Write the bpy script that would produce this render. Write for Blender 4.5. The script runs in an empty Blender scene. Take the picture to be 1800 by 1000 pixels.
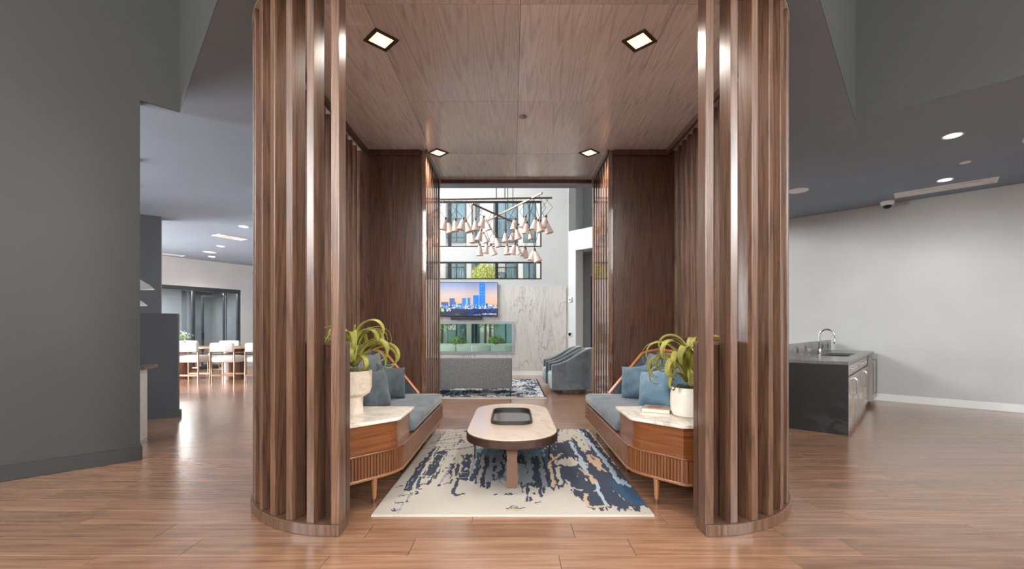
import bpy, bmesh, math, random
import numpy as np
from mathutils import Vector, Matrix, Euler

random.seed(7)
scene = bpy.context.scene
COL = scene.collection
PI = math.pi

# ------------------------------------------------------------------ camera
EYE = 1.30
cam_data = bpy.data.cameras.new('camera')
cam_data.sensor_width = 36.0
cam_data.lens = 780.0 / 1800.0 * 36.0
cam_data.shift_y = 80.0 / 1800.0
cam_data.clip_start = 0.05
cam_data.clip_end = 200
camera = bpy.data.objects.new('camera', cam_data)
camera.location = (0, 0, EYE)
camera.rotation_euler = (PI / 2, 0, 0)
COL.objects.link(camera)
scene.camera = camera

# ------------------------------------------------------------------ view, world, sun, daylight
scene.view_settings.view_transform = 'Standard'
scene.view_settings.look = 'None'
scene.view_settings.exposure = 0.48
scene.view_settings.gamma = 1.0
scene.view_settings.use_curve_mapping = False
scene.cycles.max_bounces = 8
scene.cycles.diffuse_bounces = 5
scene.cycles.glossy_bounces = 3
scene.cycles.transparent_max_bounces = 12
scene.cycles.sample_clamp_indirect = 6.0

world = bpy.data.worlds.new('sky')
scene.world = world
world.use_nodes = True
wn = world.node_tree.nodes
wl = world.node_tree.links
wbg = wn['Background']
wtc = wn.new('ShaderNodeTexCoord')
wsep = wn.new('ShaderNodeSeparateXYZ')
wramp = wn.new('ShaderNodeValToRGB')
wl.new(wtc.outputs['Generated'], wsep.inputs[0])
wl.new(wsep.outputs['Z'], wramp.inputs[0])
wramp.color_ramp.elements[0].color = (0.95, 0.97, 1.0, 1)
wramp.color_ramp.elements[1].color = (0.66, 0.78, 0.95, 1)
wl.new(wramp.outputs[0], wbg.inputs['Color'])
wbg.inputs['Strength'].default_value = 1.6

sun_data = bpy.data.lights.new('sun', 'SUN')
sun_data.energy = 2.2
sun_data.angle = 0.02
sun_data.color = (1.0, 0.95, 0.88)
sun = bpy.data.objects.new('sun', sun_data)
sun.rotation_euler = (math.radians(38), math.radians(18), 0)
COL.objects.link(sun)


def area(name, loc, target, sx, sy, power, color=(1, 1, 1)):
    d = bpy.data.lights.new(name, 'AREA')
    d.shape = 'RECTANGLE'
    d.size, d.size_y = sx, sy
    d.energy = power
    d.color = color
    o = bpy.data.objects.new(name, d)
    o.location = loc
    v = Vector(target) - Vector(loc)
    o.rotation_euler = v.to_track_quat('-Z', 'Y').to_euler()
    COL.objects.link(o)
    return o


# added area lights standing in for daylight from unseen windows
area('added_light_entry', (0.0, -5.75, 4.95), (0.0, 2.0, 3.6), 11.0, 2.7, 800, (1.0, 0.99, 0.97))  # added behind the high back window
area('added_light_entry_left', (-10.05, -3.5, 4.9), (0.0, -1.0, 3.2), 3.6, 2.7, 800, (0.99, 0.99, 1.0))  # added side light, so slat fronts read brighter than their sides
area('added_light_entry_right', (10.1, -3.4, 4.95), (0.0, -1.0, 3.2), 3.6, 2.6, 800, (0.99, 0.99, 1.0))  # added side light, mirrors the left one
area('added_light_lounge_side', (-4.1, 9.9, 5.3), (0.0, 10.2, 3.2), 4.6, 2.3, 620, (0.98, 0.99, 1.0))  # added behind the clerestory to light the lounge
area('added_light_dining', (-15.6, 8.6, 1.9), (-8.0, 9.6, 1.4), 6.0, 2.8, 3000, (0.98, 0.99, 1.0))  # added inside the dining room; no window is built here
area('added_light_dining_near', (-13.2, -1.2, 1.9), (-9.0, 8.0, 1.6), 5.0, 2.8, 2500, (0.98, 0.99, 1.0))  # added in front of the solid near wall to brighten the dining side
area('added_light_right', (11.5, -5.75, 1.8), (10.0, 5.0, 1.6), 3.0, 1.6, 45, (1.0, 0.99, 0.97))  # added outside an unglazed opening made for it

# ------------------------------------------------------------------ colours and materials
def lin(c):
    c = c / 255.0
    return c / 12.92 if c <= 0.04045 else ((c + 0.055) / 1.055) ** 2.4


def rgb(r, g, b):
    return (lin(r), lin(g), lin(b), 1.0)


def new_mat(name):
    m = bpy.data.materials.new(name)
    m.use_nodes = True
    return m, m.node_tree.nodes, m.node_tree.links, m.node_tree.nodes['Principled BSDF']


def ramp(nodes, stops):
    r = nodes.new('ShaderNodeValToRGB')
    e = r.color_ramp.elements
    while len(e) < len(stops):
        e.new(0.5)
    for k, (p, c) in enumerate(stops):
        e[k].position = p
        e[k].color = c
    return r


def coords(nodes, links, kind='Object', scale=(1, 1, 1), rot=(0, 0, 0), jitter=True):
    mp = nodes.new('ShaderNodeMapping')
    mp.inputs['Scale'].default_value = scale
    mp.inputs['Rotation'].default_value = rot
    if kind == 'World':
        g = nodes.new('ShaderNodeNewGeometry')
        src = g.outputs['Position']
    else:
        t = nodes.new('ShaderNodeTexCoord')
        src = t.outputs[kind]
    if jitter:
        oi = nodes.new('ShaderNodeObjectInfo')
        mul = nodes.new('ShaderNodeMath')
        mul.operation = 'MULTIPLY'
        mul.inputs[1].default_value = 37.0
        links.new(oi.outputs['Random'], mul.inputs[0])
        add = nodes.new('ShaderNodeVectorMath')
        add.operation = 'ADD'
        links.new(src, add.inputs[0])
        links.new(mul.outputs[0], add.inputs[1])
        src = add.outputs[0]
    links.new(src, mp.inputs['Vector'])
    return mp.outputs[0]


def noise(nodes, links, vec, scale, detail=4, rough=0.55, dist=0.0):
    n = nodes.new('ShaderNodeTexNoise')
    n.inputs['Scale'].default_value = scale
    n.inputs['Detail'].default_value = detail
    n.inputs['Roughness'].default_value = rough
    n.inputs['Distortion'].default_value = dist
    links.new(vec, n.inputs['Vector'])
    return n.outputs['Fac']


def mixc(nodes, links, fac, a, b, mode='MIX'):
    m = nodes.new('ShaderNodeMix')
    m.data_type = 'RGBA'
    m.blend_type = mode
    for sock, v in ((m.inputs[0], fac), (m.inputs[6], a), (m.inputs[7], b)):
        if hasattr(v, 'is_linked'):
            links.new(v, sock)
        else:
            sock.default_value = v
    return m.outputs[2]


def bump(nodes, links, h, bsdf, strength=0.15, dist=0.01):
    b = nodes.new('ShaderNodeBump')
    b.inputs['Strength'].default_value = strength
    b.inputs['Distance'].default_value = dist
    links.new(h, b.inputs['Height'])
    links.new(b.outputs[0], bsdf.inputs['Normal'])


def paint(name, c, rough=0.55, spec=0.4, mottled=0.04):
    m, n, l, b = new_mat(name)
    v = coords(n, l, 'World', jitter=False)
    f = noise(n, l, v, 1.3, 3)
    hi = tuple(min(1, x * (1 + mottled)) for x in c[:3]) + (1,)
    lo = tuple(x * (1 - mottled) for x in c[:3]) + (1,)
    r = ramp(n, [(0.3, lo), (0.7, hi)])
    l.new(f, r.inputs[0])
    l.new(r.outputs[0], b.inputs['Base Color'])
    b.inputs['Roughness'].default_value = rough
    b.inputs['Specular IOR Level'].default_value = spec
    f2 = noise(n, l, v, 220, 2)
    bump(n, l, f2, b, 0.04, 0.002)
    return m


def solid(name, c, rough=0.5, metal=0.0, spec=0.5, emit=None, strength=0.0, coat=0.0):
    m, n, l, b = new_mat(name)
    v = coords(n, l, 'Object')
    f = noise(n, l, v, 9, 3)
    r = ramp(n, [(0.3, tuple(x * 0.96 for x in c[:3]) + (1,)), (0.7, tuple(min(1, x * 1.04) for x in c[:3]) + (1,))])
    l.new(f, r.inputs[0])
    l.new(r.outputs[0], b.inputs['Base Color'])
    b.inputs['Roughness'].default_value = rough
    b.inputs['Metallic'].default_value = metal
    b.inputs['Specular IOR Level'].default_value = spec
    b.inputs['Coat Weight'].default_value = coat
    if emit:
        b.inputs['Emission Color'].default_value = emit
        b.inputs['Emission Strength'].default_value = strength
    return m


def wood(name, dark, mid, light, axis='z', rough=0.38, coat=0.25, fine=1.0, figure=0.5, world=False, ring=2.2, coat_rough=0.22, coat_ior=None):
    """stained timber: fine open-pore streaks along the axis and broad cathedral figure"""
    m, n, l, b = new_mat(name)
    st = {'x': (0.05, 1, 1), 'y': (1, 0.05, 1), 'z': (1, 1, 0.05), 'h': (0.05, 0.05, 1)}[axis]
    sf = {'x': (0.10, 1, 1), 'y': (1, 0.10, 1), 'z': (1, 1, 0.10), 'h': (0.1, 0.1, 1)}[axis]
    kind = 'World' if world else 'Object'
    v1 = coords(n, l, kind, tuple(x * 60 * fine for x in st))
    f1 = noise(n, l, v1, 1.0, 5, 0.65)
    # growth rings cut tangentially: phase = lateral^2 + height, bent by slow noise -> arches
    v2 = coords(n, l, kind, (1, 1, 1))
    v3 = coords(n, l, kind, tuple(x * 5.0 * ring / 2.2 for x in sf))
    f2 = noise(n, l, v3, 1.0, 3, 0.5, 0.3)
    sep = n.new('ShaderNodeSeparateXYZ')
    l.new(v2, sep.inputs[0])

    def mth(op, x, y=None, z=None):
        q = n.new('ShaderNodeMath'); q.operation = op
        for s_, v_ in zip(q.inputs, (x, y, z)):
            if v_ is None:
                continue
            if hasattr(v_, 'is_linked'):
                l.new(v_, s_)
            else:
                s_.default_value = v_
        return q.outputs[0]
    X_, Y_, Z_ = sep.outputs
    if axis == 'z':
        lat, along = mth('ADD', X_, Y_), Z_
    elif axis == 'y':
        lat, along = X_, Y_
    elif axis == 'x':
        lat, along = Y_, X_
    else:
        lat, along = Z_, mth('ADD', X_, Y_)
    lat = mth('MULTIPLY_ADD', f2, 0.16, lat)
    lat = mth('PINGPONG', lat, 0.155 * 2.2 / ring)
    lat = mth('SUBTRACT', lat, 0.05)
    ph = mth('MULTIPLY', mth('MULTIPLY', lat, lat), 620.0 * (ring / 2.2) ** 2)
    ph = mth('MULTIPLY_ADD', along, 2.6, ph)
    ph = mth('MULTIPLY_ADD', f2, 5.0, ph)
    mul = n.new('ShaderNodeMath'); mul.operation = 'MULTIPLY'; mul.inputs[1].default_value = 1.0
    l.new(ph, mul.inputs[0])
    fr = n.new('ShaderNodeMath'); fr.operation = 'PINGPONG'; fr.inputs[1].default_value = 1.0
    l.new(mul.outputs[0], fr.inputs[0])
    pw = n.new('ShaderNodeMath'); pw.operation = 'POWER'; pw.inputs[1].default_value = 3.0
    l.new(fr.outputs[0], pw.inputs[0])
    r1 = ramp(n, [(0.28, dark), (0.5, mid), (0.75, light)])
    l.new(f1, r1.inputs[0])
    fm = n.new('ShaderNodeMath'); fm.operation = 'MULTIPLY'; fm.inputs[1].default_value = figure
    l.new(pw.outputs[0], fm.inputs[0])
    fg = n.new('ShaderNodeMath'); fg.operation = 'MULTIPLY'
    l.new(fm.outputs[0], fg.inputs[0])
    sub = n.new('ShaderNodeMath'); sub.operation = 'SUBTRACT'; sub.inputs[0].default_value = 1.25
    l.new(f1, sub.inputs[1])
    l.new(sub.outputs[0], fg.inputs[1])
    c = mixc(n, l, fg.outputs[0], r1.outputs[0], tuple(x * 0.42 for x in dark[:3]) + (1,))
    oi = n.new('ShaderNodeObjectInfo')
    rt = ramp(n, [(0.0, (0.86, 0.86, 0.86, 1)), (1.0, (1.12, 1.1, 1.08, 1))])
    l.new(oi.outputs['Random'], rt.inputs[0])
    c = mixc(n, l, 1.0, c, rt.outputs[0], 'MULTIPLY')
    l.new(c, b.inputs['Base Color'])
    b.inputs['Roughness'].default_value = rough
    b.inputs['Coat Weight'].default_value = coat
    b.inputs['Coat Roughness'].default_value = coat_rough
    b.inputs['Coat IOR'].default_value = coat_ior or (1.5 if coat < 1.0 else 1.8)
    bump(n, l, f1, b, 0.12, 0.003)
    return m


def fabric(name, c1, c2, scale=700, rough=0.85, sheen=0.4, patch=5.0):
    m, n, l, b = new_mat(name)
    v = coords(n, l, 'Object')
    f = noise(n, l, v, patch, 4, 0.6, 0.6)
    r = ramp(n, [(0.32, c1), (0.68, c2)])
    l.new(f, r.inputs[0])
    f2 = noise(n, l, v, scale, 2)
    r2 = ramp(n, [(0.3, (0.8, 0.8, 0.8, 1)), (0.7, (1.12, 1.12, 1.12, 1))])
    l.new(f2, r2.inputs[0])
    l.new(mixc(n, l, 1.0, r.outputs[0], r2.outputs[0], 'MULTIPLY'), b.inputs['Base Color'])
    b.inputs['Roughness'].default_value = rough
    b.inputs['Sheen Weight'].default_value = sheen
    b.inputs['Sheen Roughness'].default_value = 0.4
    b.inputs['Specular IOR Level'].default_value = 0.25
    bump(n, l, f2, b, 0.25, 0.002)
    return m


def marble(name, base, vein, scale=1.2, rot=(0, 0, 0), width=0.05, rough=0.2, stretch=(1, 1, 1), soft=None, second=0.5):
    m, n, l, b = new_mat(name)
    v = coords(n, l, 'World', stretch, rot, jitter=False)
    f = noise(n, l, v, scale, 6, 0.6, 1.3)
    r = ramp(n, [(0.5 - width, (0, 0, 0, 1)), (0.5, (1, 1, 1, 1)), (0.5 + width, (0, 0, 0, 1))])
    l.new(f, r.inputs[0])
    g = noise(n, l, v, scale * 0.7, 3)
    rg = ramp(n, [(0.4, (0, 0, 0, 1)), (0.62, (1, 1, 1, 1))])
    l.new(g, rg.inputs[0])
    k = mixc(n, l, 1.0, r.outputs[0], rg.outputs[0], 'MULTIPLY')
    f3 = noise(n, l, v, scale * 2.3, 5, 0.55, 0.8)
    r3 = ramp(n, [(0.47, (0, 0, 0, 1)), (0.5, (second, second, second, 1)), (0.53, (0, 0, 0, 1))])
    l.new(f3, r3.inputs[0])
    k = mixc(n, l, 0.6, k, r3.outputs[0], 'ADD')
    cl = ramp(n, [(0.3, base), (0.75, soft or tuple(x * 0.9 for x in base[:3]) + (1,))])
    l.new(g, cl.inputs[0])
    l.new(mixc(n, l, k, cl.outputs[0], vein), b.inputs['Base Color'])
    b.inputs['Roughness'].default_value = rough
    return m


def glass(name, tint=(0.975, 0.985, 0.98, 1), gloss=0.12):
    m, n, l, b = new_mat(name)
    n.remove(b)
    t = n.new('ShaderNodeBsdfTransparent'); t.inputs[0].default_value = tint
    g = n.new('ShaderNodeBsdfGlossy'); g.inputs['Roughness'].default_value = 0.02
    g.inputs[0].default_value = (0.9, 0.95, 0.95, 1)
    fr = n.new('ShaderNodeFresnel'); fr.inputs['IOR'].default_value = 1.45
    mx = n.new('ShaderNodeMixShader')
    mu = n.new('ShaderNodeMath'); mu.operation = 'MULTIPLY_ADD'
    mu.inputs[1].default_value = 0.8; mu.inputs[2].default_value = gloss * 0.1
    l.new(fr.outputs[0], mu.inputs[0]); l.new(mu.outputs[0], mx.inputs[0])
    l.new(t.outputs[0], mx.inputs[1]); l.new(g.outputs[0], mx.inputs[2])
    l.new(mx.outputs[0], n['Material Output'].inputs['Surface'])
    return m


def emitter(name, c, s):
    m, n, l, b = new_mat(name)
    b.inputs['Base Color'].default_value = c
    b.inputs['Emission Color'].default_value = c
    b.inputs['Emission Strength'].default_value = s
    return m


def vcol(name, rough=0.9, emit=0.0, pile=True):
    m, n, l, b = new_mat(name)
    a = n.new('ShaderNodeVertexColor'); a.layer_name = 'pattern'
    b.inputs['Roughness'].default_value = rough
    if emit:
        b.inputs['Base Color'].default_value = (0.01, 0.01, 0.01, 1)
        l.new(a.outputs[0], b.inputs['Emission Color'])
        b.inputs['Emission Strength'].default_value = emit
    else:
        v = coords(n, l, 'Object', jitter=False)
        f2 = noise(n, l, v, 260, 2)
        r2 = ramp(n, [(0.3, (0.86, 0.86, 0.86, 1)), (0.7, (1.1, 1.1, 1.1, 1))])
        l.new(f2, r2.inputs[0])
        l.new(mixc(n, l, 1.0, a.outputs[0], r2.outputs[0], 'MULTIPLY'), b.inputs['Base Color'])
        b.inputs['Specular IOR Level'].default_value = 0.1
        bump(n, l, f2, b, 0.4, 0.004)
    return m


MT = {}
MT['screen_wood'] = wood('stained_oak', rgb(82, 57, 44), rgb(107, 77, 59), rgb(128, 96, 74), 'z', 0.36, 0.5, coat_rough=0.25, figure=0.75)
MT['jamb_wood'] = wood('lacquered_oak', rgb(76, 51, 40), rgb(114, 80, 62), rgb(146, 106, 82), 'z', 0.2, 1.0, coat_rough=0.06, coat_ior=2.3)
MT['panel_wood'] = wood('stained_oak_panel', rgb(58, 38, 31), rgb(84, 57, 45), rgb(106, 75, 60), 'z', 0.33, 0.35, figure=0.75)
MT['ceiling_wood'] = wood('stained_oak_ceiling', rgb(198, 187, 185), rgb(214, 204, 202), rgb(226, 217, 214), 'y', 0.22, 1.0, fine=1.6, figure=0.5, ring=2.2, coat_rough=0.16)
MT['bench_wood'] = wood('walnut', rgb(92, 50, 24), rgb(118, 68, 34), rgb(136, 82, 44), 'h', 0.22, 0.8, fine=0.7, figure=0.06)
MT['flute_wood'] = wood('walnut_flutes', rgb(96, 56, 32), rgb(120, 74, 44), rgb(138, 88, 54), 'z', 0.3, 0.4, figure=0.2)
MT['leg_wood'] = wood('walnut_leg', rgb(118, 74, 46), rgb(150, 100, 66), rgb(172, 122, 86), 'z', 0.3, 0.3, figure=0.2)
MT['rim_wood'] = wood('cherry_rim', rgb(140, 78, 34), rgb(172, 102, 50), rgb(190, 122, 66), 'y', 0.3, 0.3, figure=0.2)
MT['stool_wood'] = wood('oak_stool', rgb(120, 84, 54), rgb(152, 110, 74), rgb(176, 132, 92), 'z', 0.35, 0.2, figure=0.2)
MT['desk_wood'] = wood('walnut_desk', rgb(70, 52, 44), rgb(96, 74, 62), rgb(116, 92, 78), 'x', 0.4, 0.1, figure=0.2)
MT['pedestal_wood'] = wood('walnut_pedestal', rgb(82, 52, 36), rgb(112, 74, 52), rgb(136, 94, 68), 'z', 0.35, 0.2, figure=0.4)
MT['floor'] = wood('plank_floor', rgb(122, 87, 65), rgb(148, 111, 87), rgb(168, 131, 105), 'x', 0.24, 0.55, fine=0.55, figure=0.16, world=True, ring=1.6)
MT['floor_seam'] = solid('floor_underlay', rgb(70, 46, 32), 0.7)
MT['grey_wall'] = paint('grey_wall_paint', rgb(66, 67, 65), 0.5, 0.35)
MT['dark_wall'] = paint('charcoal_wall_paint', rgb(72, 74, 78), 0.5)
MT['grey_base'] = paint('charcoal_baseboard_paint', rgb(56, 57, 57), 0.42)
MT['grey_ceiling'] = paint('grey_ceiling_paint', rgb(134, 147, 162), 0.6, 0.3)
MT['white_wall'] = paint('white_wall_paint', rgb(190, 191, 190), 0.6)
MT['white_trim'] = paint('white_trim_paint', rgb(232, 232, 230), 0.4)
MT['meeting_wall'] = paint('slate_wallcovering', rgb(98, 106, 114), 0.7, mottled=0.15)
MT['black_frame'] = solid('black_aluminium', rgb(34, 35, 37), 0.35, 0.3)
MT['grey_frame'] = solid('dark_grey_aluminium', rgb(58, 61, 65), 0.4, 0.3)
MT['silver_frame'] = solid('brushed_silver', rgb(160, 162, 166), 0.32, 0.6)
MT['glass'] = glass('clear_glass')
MT['green_glass'] = glass('green_tinted_glass', (0.80, 0.93, 0.87, 1))
MT['velvet'] = fabric('blue_grey_velvet', rgb(76, 86, 94), rgb(112, 121, 128), 300, 0.7, 0.35, 4.0)
MT['velvet_edge'] = fabric('dark_blue_velvet', rgb(58, 70, 82), rgb(80, 92, 104), 300, 0.75, 0.3)
MT['pillow_grey'] = fabric('slate_velvet_pillow', rgb(68, 76, 84), rgb(94, 103, 110), 300, 0.75, 0.3)
MT['pillow_blue'] = fabric('steel_blue_pillow', rgb(72, 94, 112), rgb(100, 122, 138), 300, 0.75, 0.3)
MT['pillow_sky'] = fabric('sky_blue_pillow', rgb(92, 122, 142), rgb(122, 150, 166), 300, 0.75, 0.3)
MT['sofa'] = fabric('grey_sofa_weave', rgb(92, 92, 94), rgb(114, 114, 116), 420, 0.95, 0.2, 30)
MT['armchair'] = fabric('steel_armchair_fabric', rgb(70, 74, 77), rgb(90, 95, 98), 350, 0.8, 0.5)
MT['armchair_seat'] = fabric('steel_channel_fabric', rgb(128, 140, 146), rgb(156, 168, 174), 350, 0.8, 0.5)
MT['boucle'] = fabric('oatmeal_boucle', rgb(186, 182, 176), rgb(216, 212, 206), 160, 0.95, 0.3, 40)
MT['table_marble'] = marble('cream_travertine', rgb(206, 190, 174), rgb(188, 166, 146), 1.6, (0, 0, 0.6), 0.03, 0.16, (1, 0.5, 1), rgb(200, 180, 164), 0.25)
MT['end_marble'] = marble('white_marble_top', rgb(236, 228, 216), rgb(176, 160, 146), 3.2, (0, 0, 0.5), 0.035, 0.2, (1.0, 0.5, 1))
MT['wall_marble'] = marble('grey_veined_marble', rgb(208, 205, 200), rgb(138, 132, 126), 0.95, (0, 0.42, 0), 0.016, 0.22, (1.7, 1, 0.36), rgb(194, 190, 185), 0.45)
MT['black_stone'] = marble('black_stone', rgb(28, 25, 25), rgb(54, 50, 49), 2.2, (0.3, 0.2, 0), 0.06, 0.6, (1, 1, 0.6), rgb(22, 20, 21), 0.12)
MT['counter_top'] = marble('grey_quartz', rgb(112, 108, 106), rgb(130, 126, 124), 6, (0, 0, 0), 0.05, 0.22)
MT['bronze'] = solid('bronze_band', rgb(74, 55, 46), 0.42, 0.35)
MT['bronze_leg'] = solid('bronze_leg_lacquer', rgb(116, 87, 70), 0.5, 0.15)
MT['black_metal'] = solid('black_metal', rgb(24, 24, 25), 0.4, 0.5)
MT['tray_metal'] = solid('tray_gunmetal', rgb(66, 64, 62), 0.45, 0.4)
MT['tray_glass'] = solid('tray_mirror', rgb(104, 106, 104), 0.12, 0.85)
MT['brass'] = solid('aged_brass', rgb(140, 112, 76), 0.35, 0.9)
MT['antique_bronze'] = solid('antique_bronze', rgb(96, 76, 60), 0.4, 0.7)
MT['shade'] = solid('blush_ceramic', rgb(204, 180, 168), 0.5, 0, 0.4, rgb(255, 222, 202), 0.05)  # faint emission put in to lighten the shades
MT['alabaster'] = marble('alabaster', rgb(228, 214, 196), rgb(206, 180, 152), 6, (0, 0, 0), 0.08, 0.35)
MT['white_ceramic'] = solid('white_ceramic', rgb(232, 224, 212), 0.3, 0, 0.5, coat=0.3)
MT['leaf'] = None
MT['moss'] = solid('dark_moss', rgb(70, 78, 50), 0.95)
MT['moss_pale'] = solid('pale_moss', rgb(120, 116, 80), 0.95)
MT['chrome'] = solid('chrome', rgb(200, 202, 204), 0.1, 1.0)
MT['steel'] = solid('stainless_steel', rgb(168, 165, 162), 0.28, 0.9)
MT['cabinet'] = solid('taupe_cabinet_lacquer', rgb(158, 146, 136), 0.22, 0, 0.6, coat=0.4)
MT['black_glass'] = solid('black_glass', rgb(18, 18, 20), 0.06, 0, 0.6)
MT['black_plastic'] = solid('black_plastic', rgb(26, 26, 28), 0.45)
MT['white_plastic'] = solid('white_plastic', rgb(236, 236, 234), 0.4)
MT['white_metal'] = solid('white_metal', rgb(232, 232, 230), 0.4)
MT['lamp_warm'] = emitter('warm_lamp', (1.0, 0.80, 0.58, 1), 9.0)
MT['lamp_white'] = emitter('white_lamp', (1.0, 0.97, 0.93, 1), 5.0)
MT['reflector'] = solid('downlight_reflector', rgb(236, 222, 200), 0.3, 0.2, 0.5, (1.0, 0.80, 0.58, 1), 0.9)
MT['paper'] = solid('book_pages', rgb(222, 212, 198), 0.8)
MT['rug'] = vcol('patterned_wool')
MT['screen'] = vcol('lit_screen', 0.2, 1.0)


def leaf_material():
    m, n, l, b = new_mat('olive_leaf')
    v = coords(n, l, 'Object')
    f = noise(n, l, v, 14, 3)
    r = ramp(n, [(0.3, rgb(112, 110, 40)), (0.6, rgb(150, 144, 62)), (0.85, rgb(176, 170, 96))])
    l.new(f, r.inputs[0])
    l.new(r.outputs[0], b.inputs['Base Color'])
    b.inputs['Roughness'].default_value = 0.5
    return m


MT['leaf'] = leaf_material()

# ------------------------------------------------------------------ builders
class MB:
    """collects geometry in one coordinate frame and links it as ONE mesh object"""
    def __init__(self):
        self.v, self.f, self.smooth = [], [], set()

    def add(self, verts, faces, smooth=False):
        o = len(self.v)
        self.v += [tuple(p) for p in verts]
        for f in faces:
            if smooth:
                self.smooth.add(len(self.f))
            self.f.append(tuple(i + o for i in f))
        return self

    def box(self, x0, x1, y0, y1, z0, z1):
        v = [(x, y, z) for z in (z0, z1) for y in (y0, y1) for x in (x0, x1)]
        return self.add(v, [(0, 2, 3, 1), (4, 5, 7, 6), (0, 1, 5, 4), (2, 6, 7, 3), (0, 4, 6, 2), (1, 3, 7, 5)])

    def prism(self, pts, z0, z1, axis='z', smooth=False):
        n = len(pts)
        if axis == 'z':
            f3 = lambda p, h: (p[0], p[1], h)
        elif axis == 'y':
            f3 = lambda p, h: (p[0], h, p[1])
        else:
            f3 = lambda p, h: (h, p[0], p[1])
        v = [f3(p, z0) for p in pts] + [f3(p, z1) for p in pts]
        self.add(v, [tuple(range(n))[::-1], tuple(range(n, 2 * n))])
        return self.add(v, [(i, (i + 1) % n, n + (i + 1) % n, n + i) for i in range(n)], smooth)

    def wall(self, p, q, z0, z1, t):
        """upright slab whose face runs p -> q, thickness t to the left of that direction"""
        p, q = Vector(p), Vector(q)
        d = (q - p).normalized()
        n = Vector((-d.y, d.x)) * t
        return self.prism([tuple(p), tuple(q), tuple(q + n), tuple(p + n)], z0, z1)

    def tube(self, path, r, seg=8, cap=True):
        path = [Vector(p) for p in path]
        rs = r if isinstance(r, (list, tuple)) else [r] * len(path)
        rings = []
        ref = Vector((0, 0, 1))
        for i, p in enumerate(path):
            t = (path[min(i + 1, len(path) - 1)] - path[max(i - 1, 0)]).normalized()
            if abs(t.dot(ref)) > 0.95:
                ref = Vector((1, 0, 0)) if abs(t.x) < 0.9 else Vector((0, 1, 0))
            a = (ref - t * ref.dot(t)).normalized()
            ref = a
            b = t.cross(a)
            rings.append([p + (a * math.cos(k * 2 * PI / seg) + b * math.sin(k * 2 * PI / seg)) * rs[i] for k in range(seg)])
        v = [q for ring in rings for q in ring]
        f = [(i * seg + k, i * seg + (k + 1) % seg, (i + 1) * seg + (k + 1) % seg, (i + 1) * seg + k)
             for i in range(len(path) - 1) for k in range(seg)]
        self.add(v, f, True)
        if cap:
            self.add(rings[0], [tuple(range(seg))[::-1]])
            self.add(rings[-1], [tuple(range(seg))])
        return self

    def bar(self, p, q, w, h):
        """rectangular bar from p to q"""
        p, q = Vector(p), Vector(q)
        t = (q - p).normalized()
        up = Vector((0, 0, 1)) if abs(t.z) < 0.95 else Vector((0, 1, 0))
        a = t.cross(up).normalized() * w / 2
        b = a.cross(t).normalized() * h / 2
        v = [p - a - b, p + a - b, p + a + b, p - a + b, q - a - b, q + a - b, q + a + b, q - a + b]
        return self.add(v, [(0, 3, 2, 1), (4, 5, 6, 7), (0, 1, 5, 4), (1, 2, 6, 5), (2, 3, 7, 6), (3, 0, 4, 7)])

    def lathe(self, prof, seg=28, c=(0, 0, 0), cap=True):
        v = [(c[0] + r * math.cos(k * 2 * PI / seg), c[1] + r * math.sin(k * 2 * PI / seg), c[2] + z) for r, z in prof for k in range(seg)]
        f = [(i * seg + k, i * seg + (k + 1) % seg, (i + 1) * seg + (k + 1) % seg, (i + 1) * seg + k)
             for i in range(len(prof) - 1) for k in range(seg)]
        self.add(v, f, True)
        if cap:
            n = len(prof)
            self.add(v[:seg], [tuple(range(seg))[::-1]])
            self.add(v[(n - 1) * seg:], [tuple(range(seg))])
        return self

    def grid(self, fn, nu, nv, smooth=True, close_u=False):
        v = [fn(i / nu, j / nv) for j in range(nv + 1) for i in range(nu + 1)]
        w = nu + 1
        f = [(j * w + i, j * w + i + 1, (j + 1) * w + i + 1, (j + 1) * w + i) for j in range(nv) for i in range(nu)]
        return self.add(v, f, smooth)

    def data(self, name, m, bevel=0.0, seg=2, origin=(0, 0, 0), limit=40):
        me = bpy.data.meshes.new(name)
        o = Vector(origin)
        me.from_pydata([Vector(p) - o for p in self.v], [], self.f)
        me.polygons.foreach_set('use_smooth', [i in self.smooth for i in range(len(self.f))])
        bm = bmesh.new()
        bm.from_mesh(me)
        bmesh.ops.remove_doubles(bm, verts=bm.verts, dist=1e-5)
        bmesh.ops.recalc_face_normals(bm, faces=bm.faces)
        if bevel:
            ed = [e for e in bm.edges if len(e.link_faces) == 2 and e.calc_face_angle(0) > math.radians(limit)]
            bmesh.ops.bevel(bm, geom=ed, offset=bevel, segments=seg, affect='EDGES', profile=0.5, clamp_overlap=True)
            if seg > 1:
                for f in bm.faces:
                    f.smooth = True
        big = [f for f in bm.faces if len(f.verts) > 8]
        if big:
            bmesh.ops.triangulate(bm, faces=big)
        for e in bm.edges:
            if len(e.link_faces) == 2 and e.calc_face_angle(0) > math.radians(38):
                e.smooth = False
        bm.to_mesh(me)
        bm.free()
        me.materials.append(m if not isinstance(m, str) else MT[m])
        return me

    def build(self, name, m, parent=None, bevel=0.0, seg=2, world=True, limit=40):
        """world=True: the numbers are world metres and the parent is an unrotated Empty"""
        org = parent_origin(parent) if (world and parent is not None) else Vector((0, 0, 0))
        me = self.data(name, m, bevel, seg, org, limit)
        o = bpy.data.objects.new(name, me)
        COL.objects.link(o)
        if parent is not None:
            o.parent = parent
        return o


def parent_origin(p):
    v = Vector((0, 0, 0))
    while p is not None:
        v = v + Vector(p.location)
        p = p.parent
    return v


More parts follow.
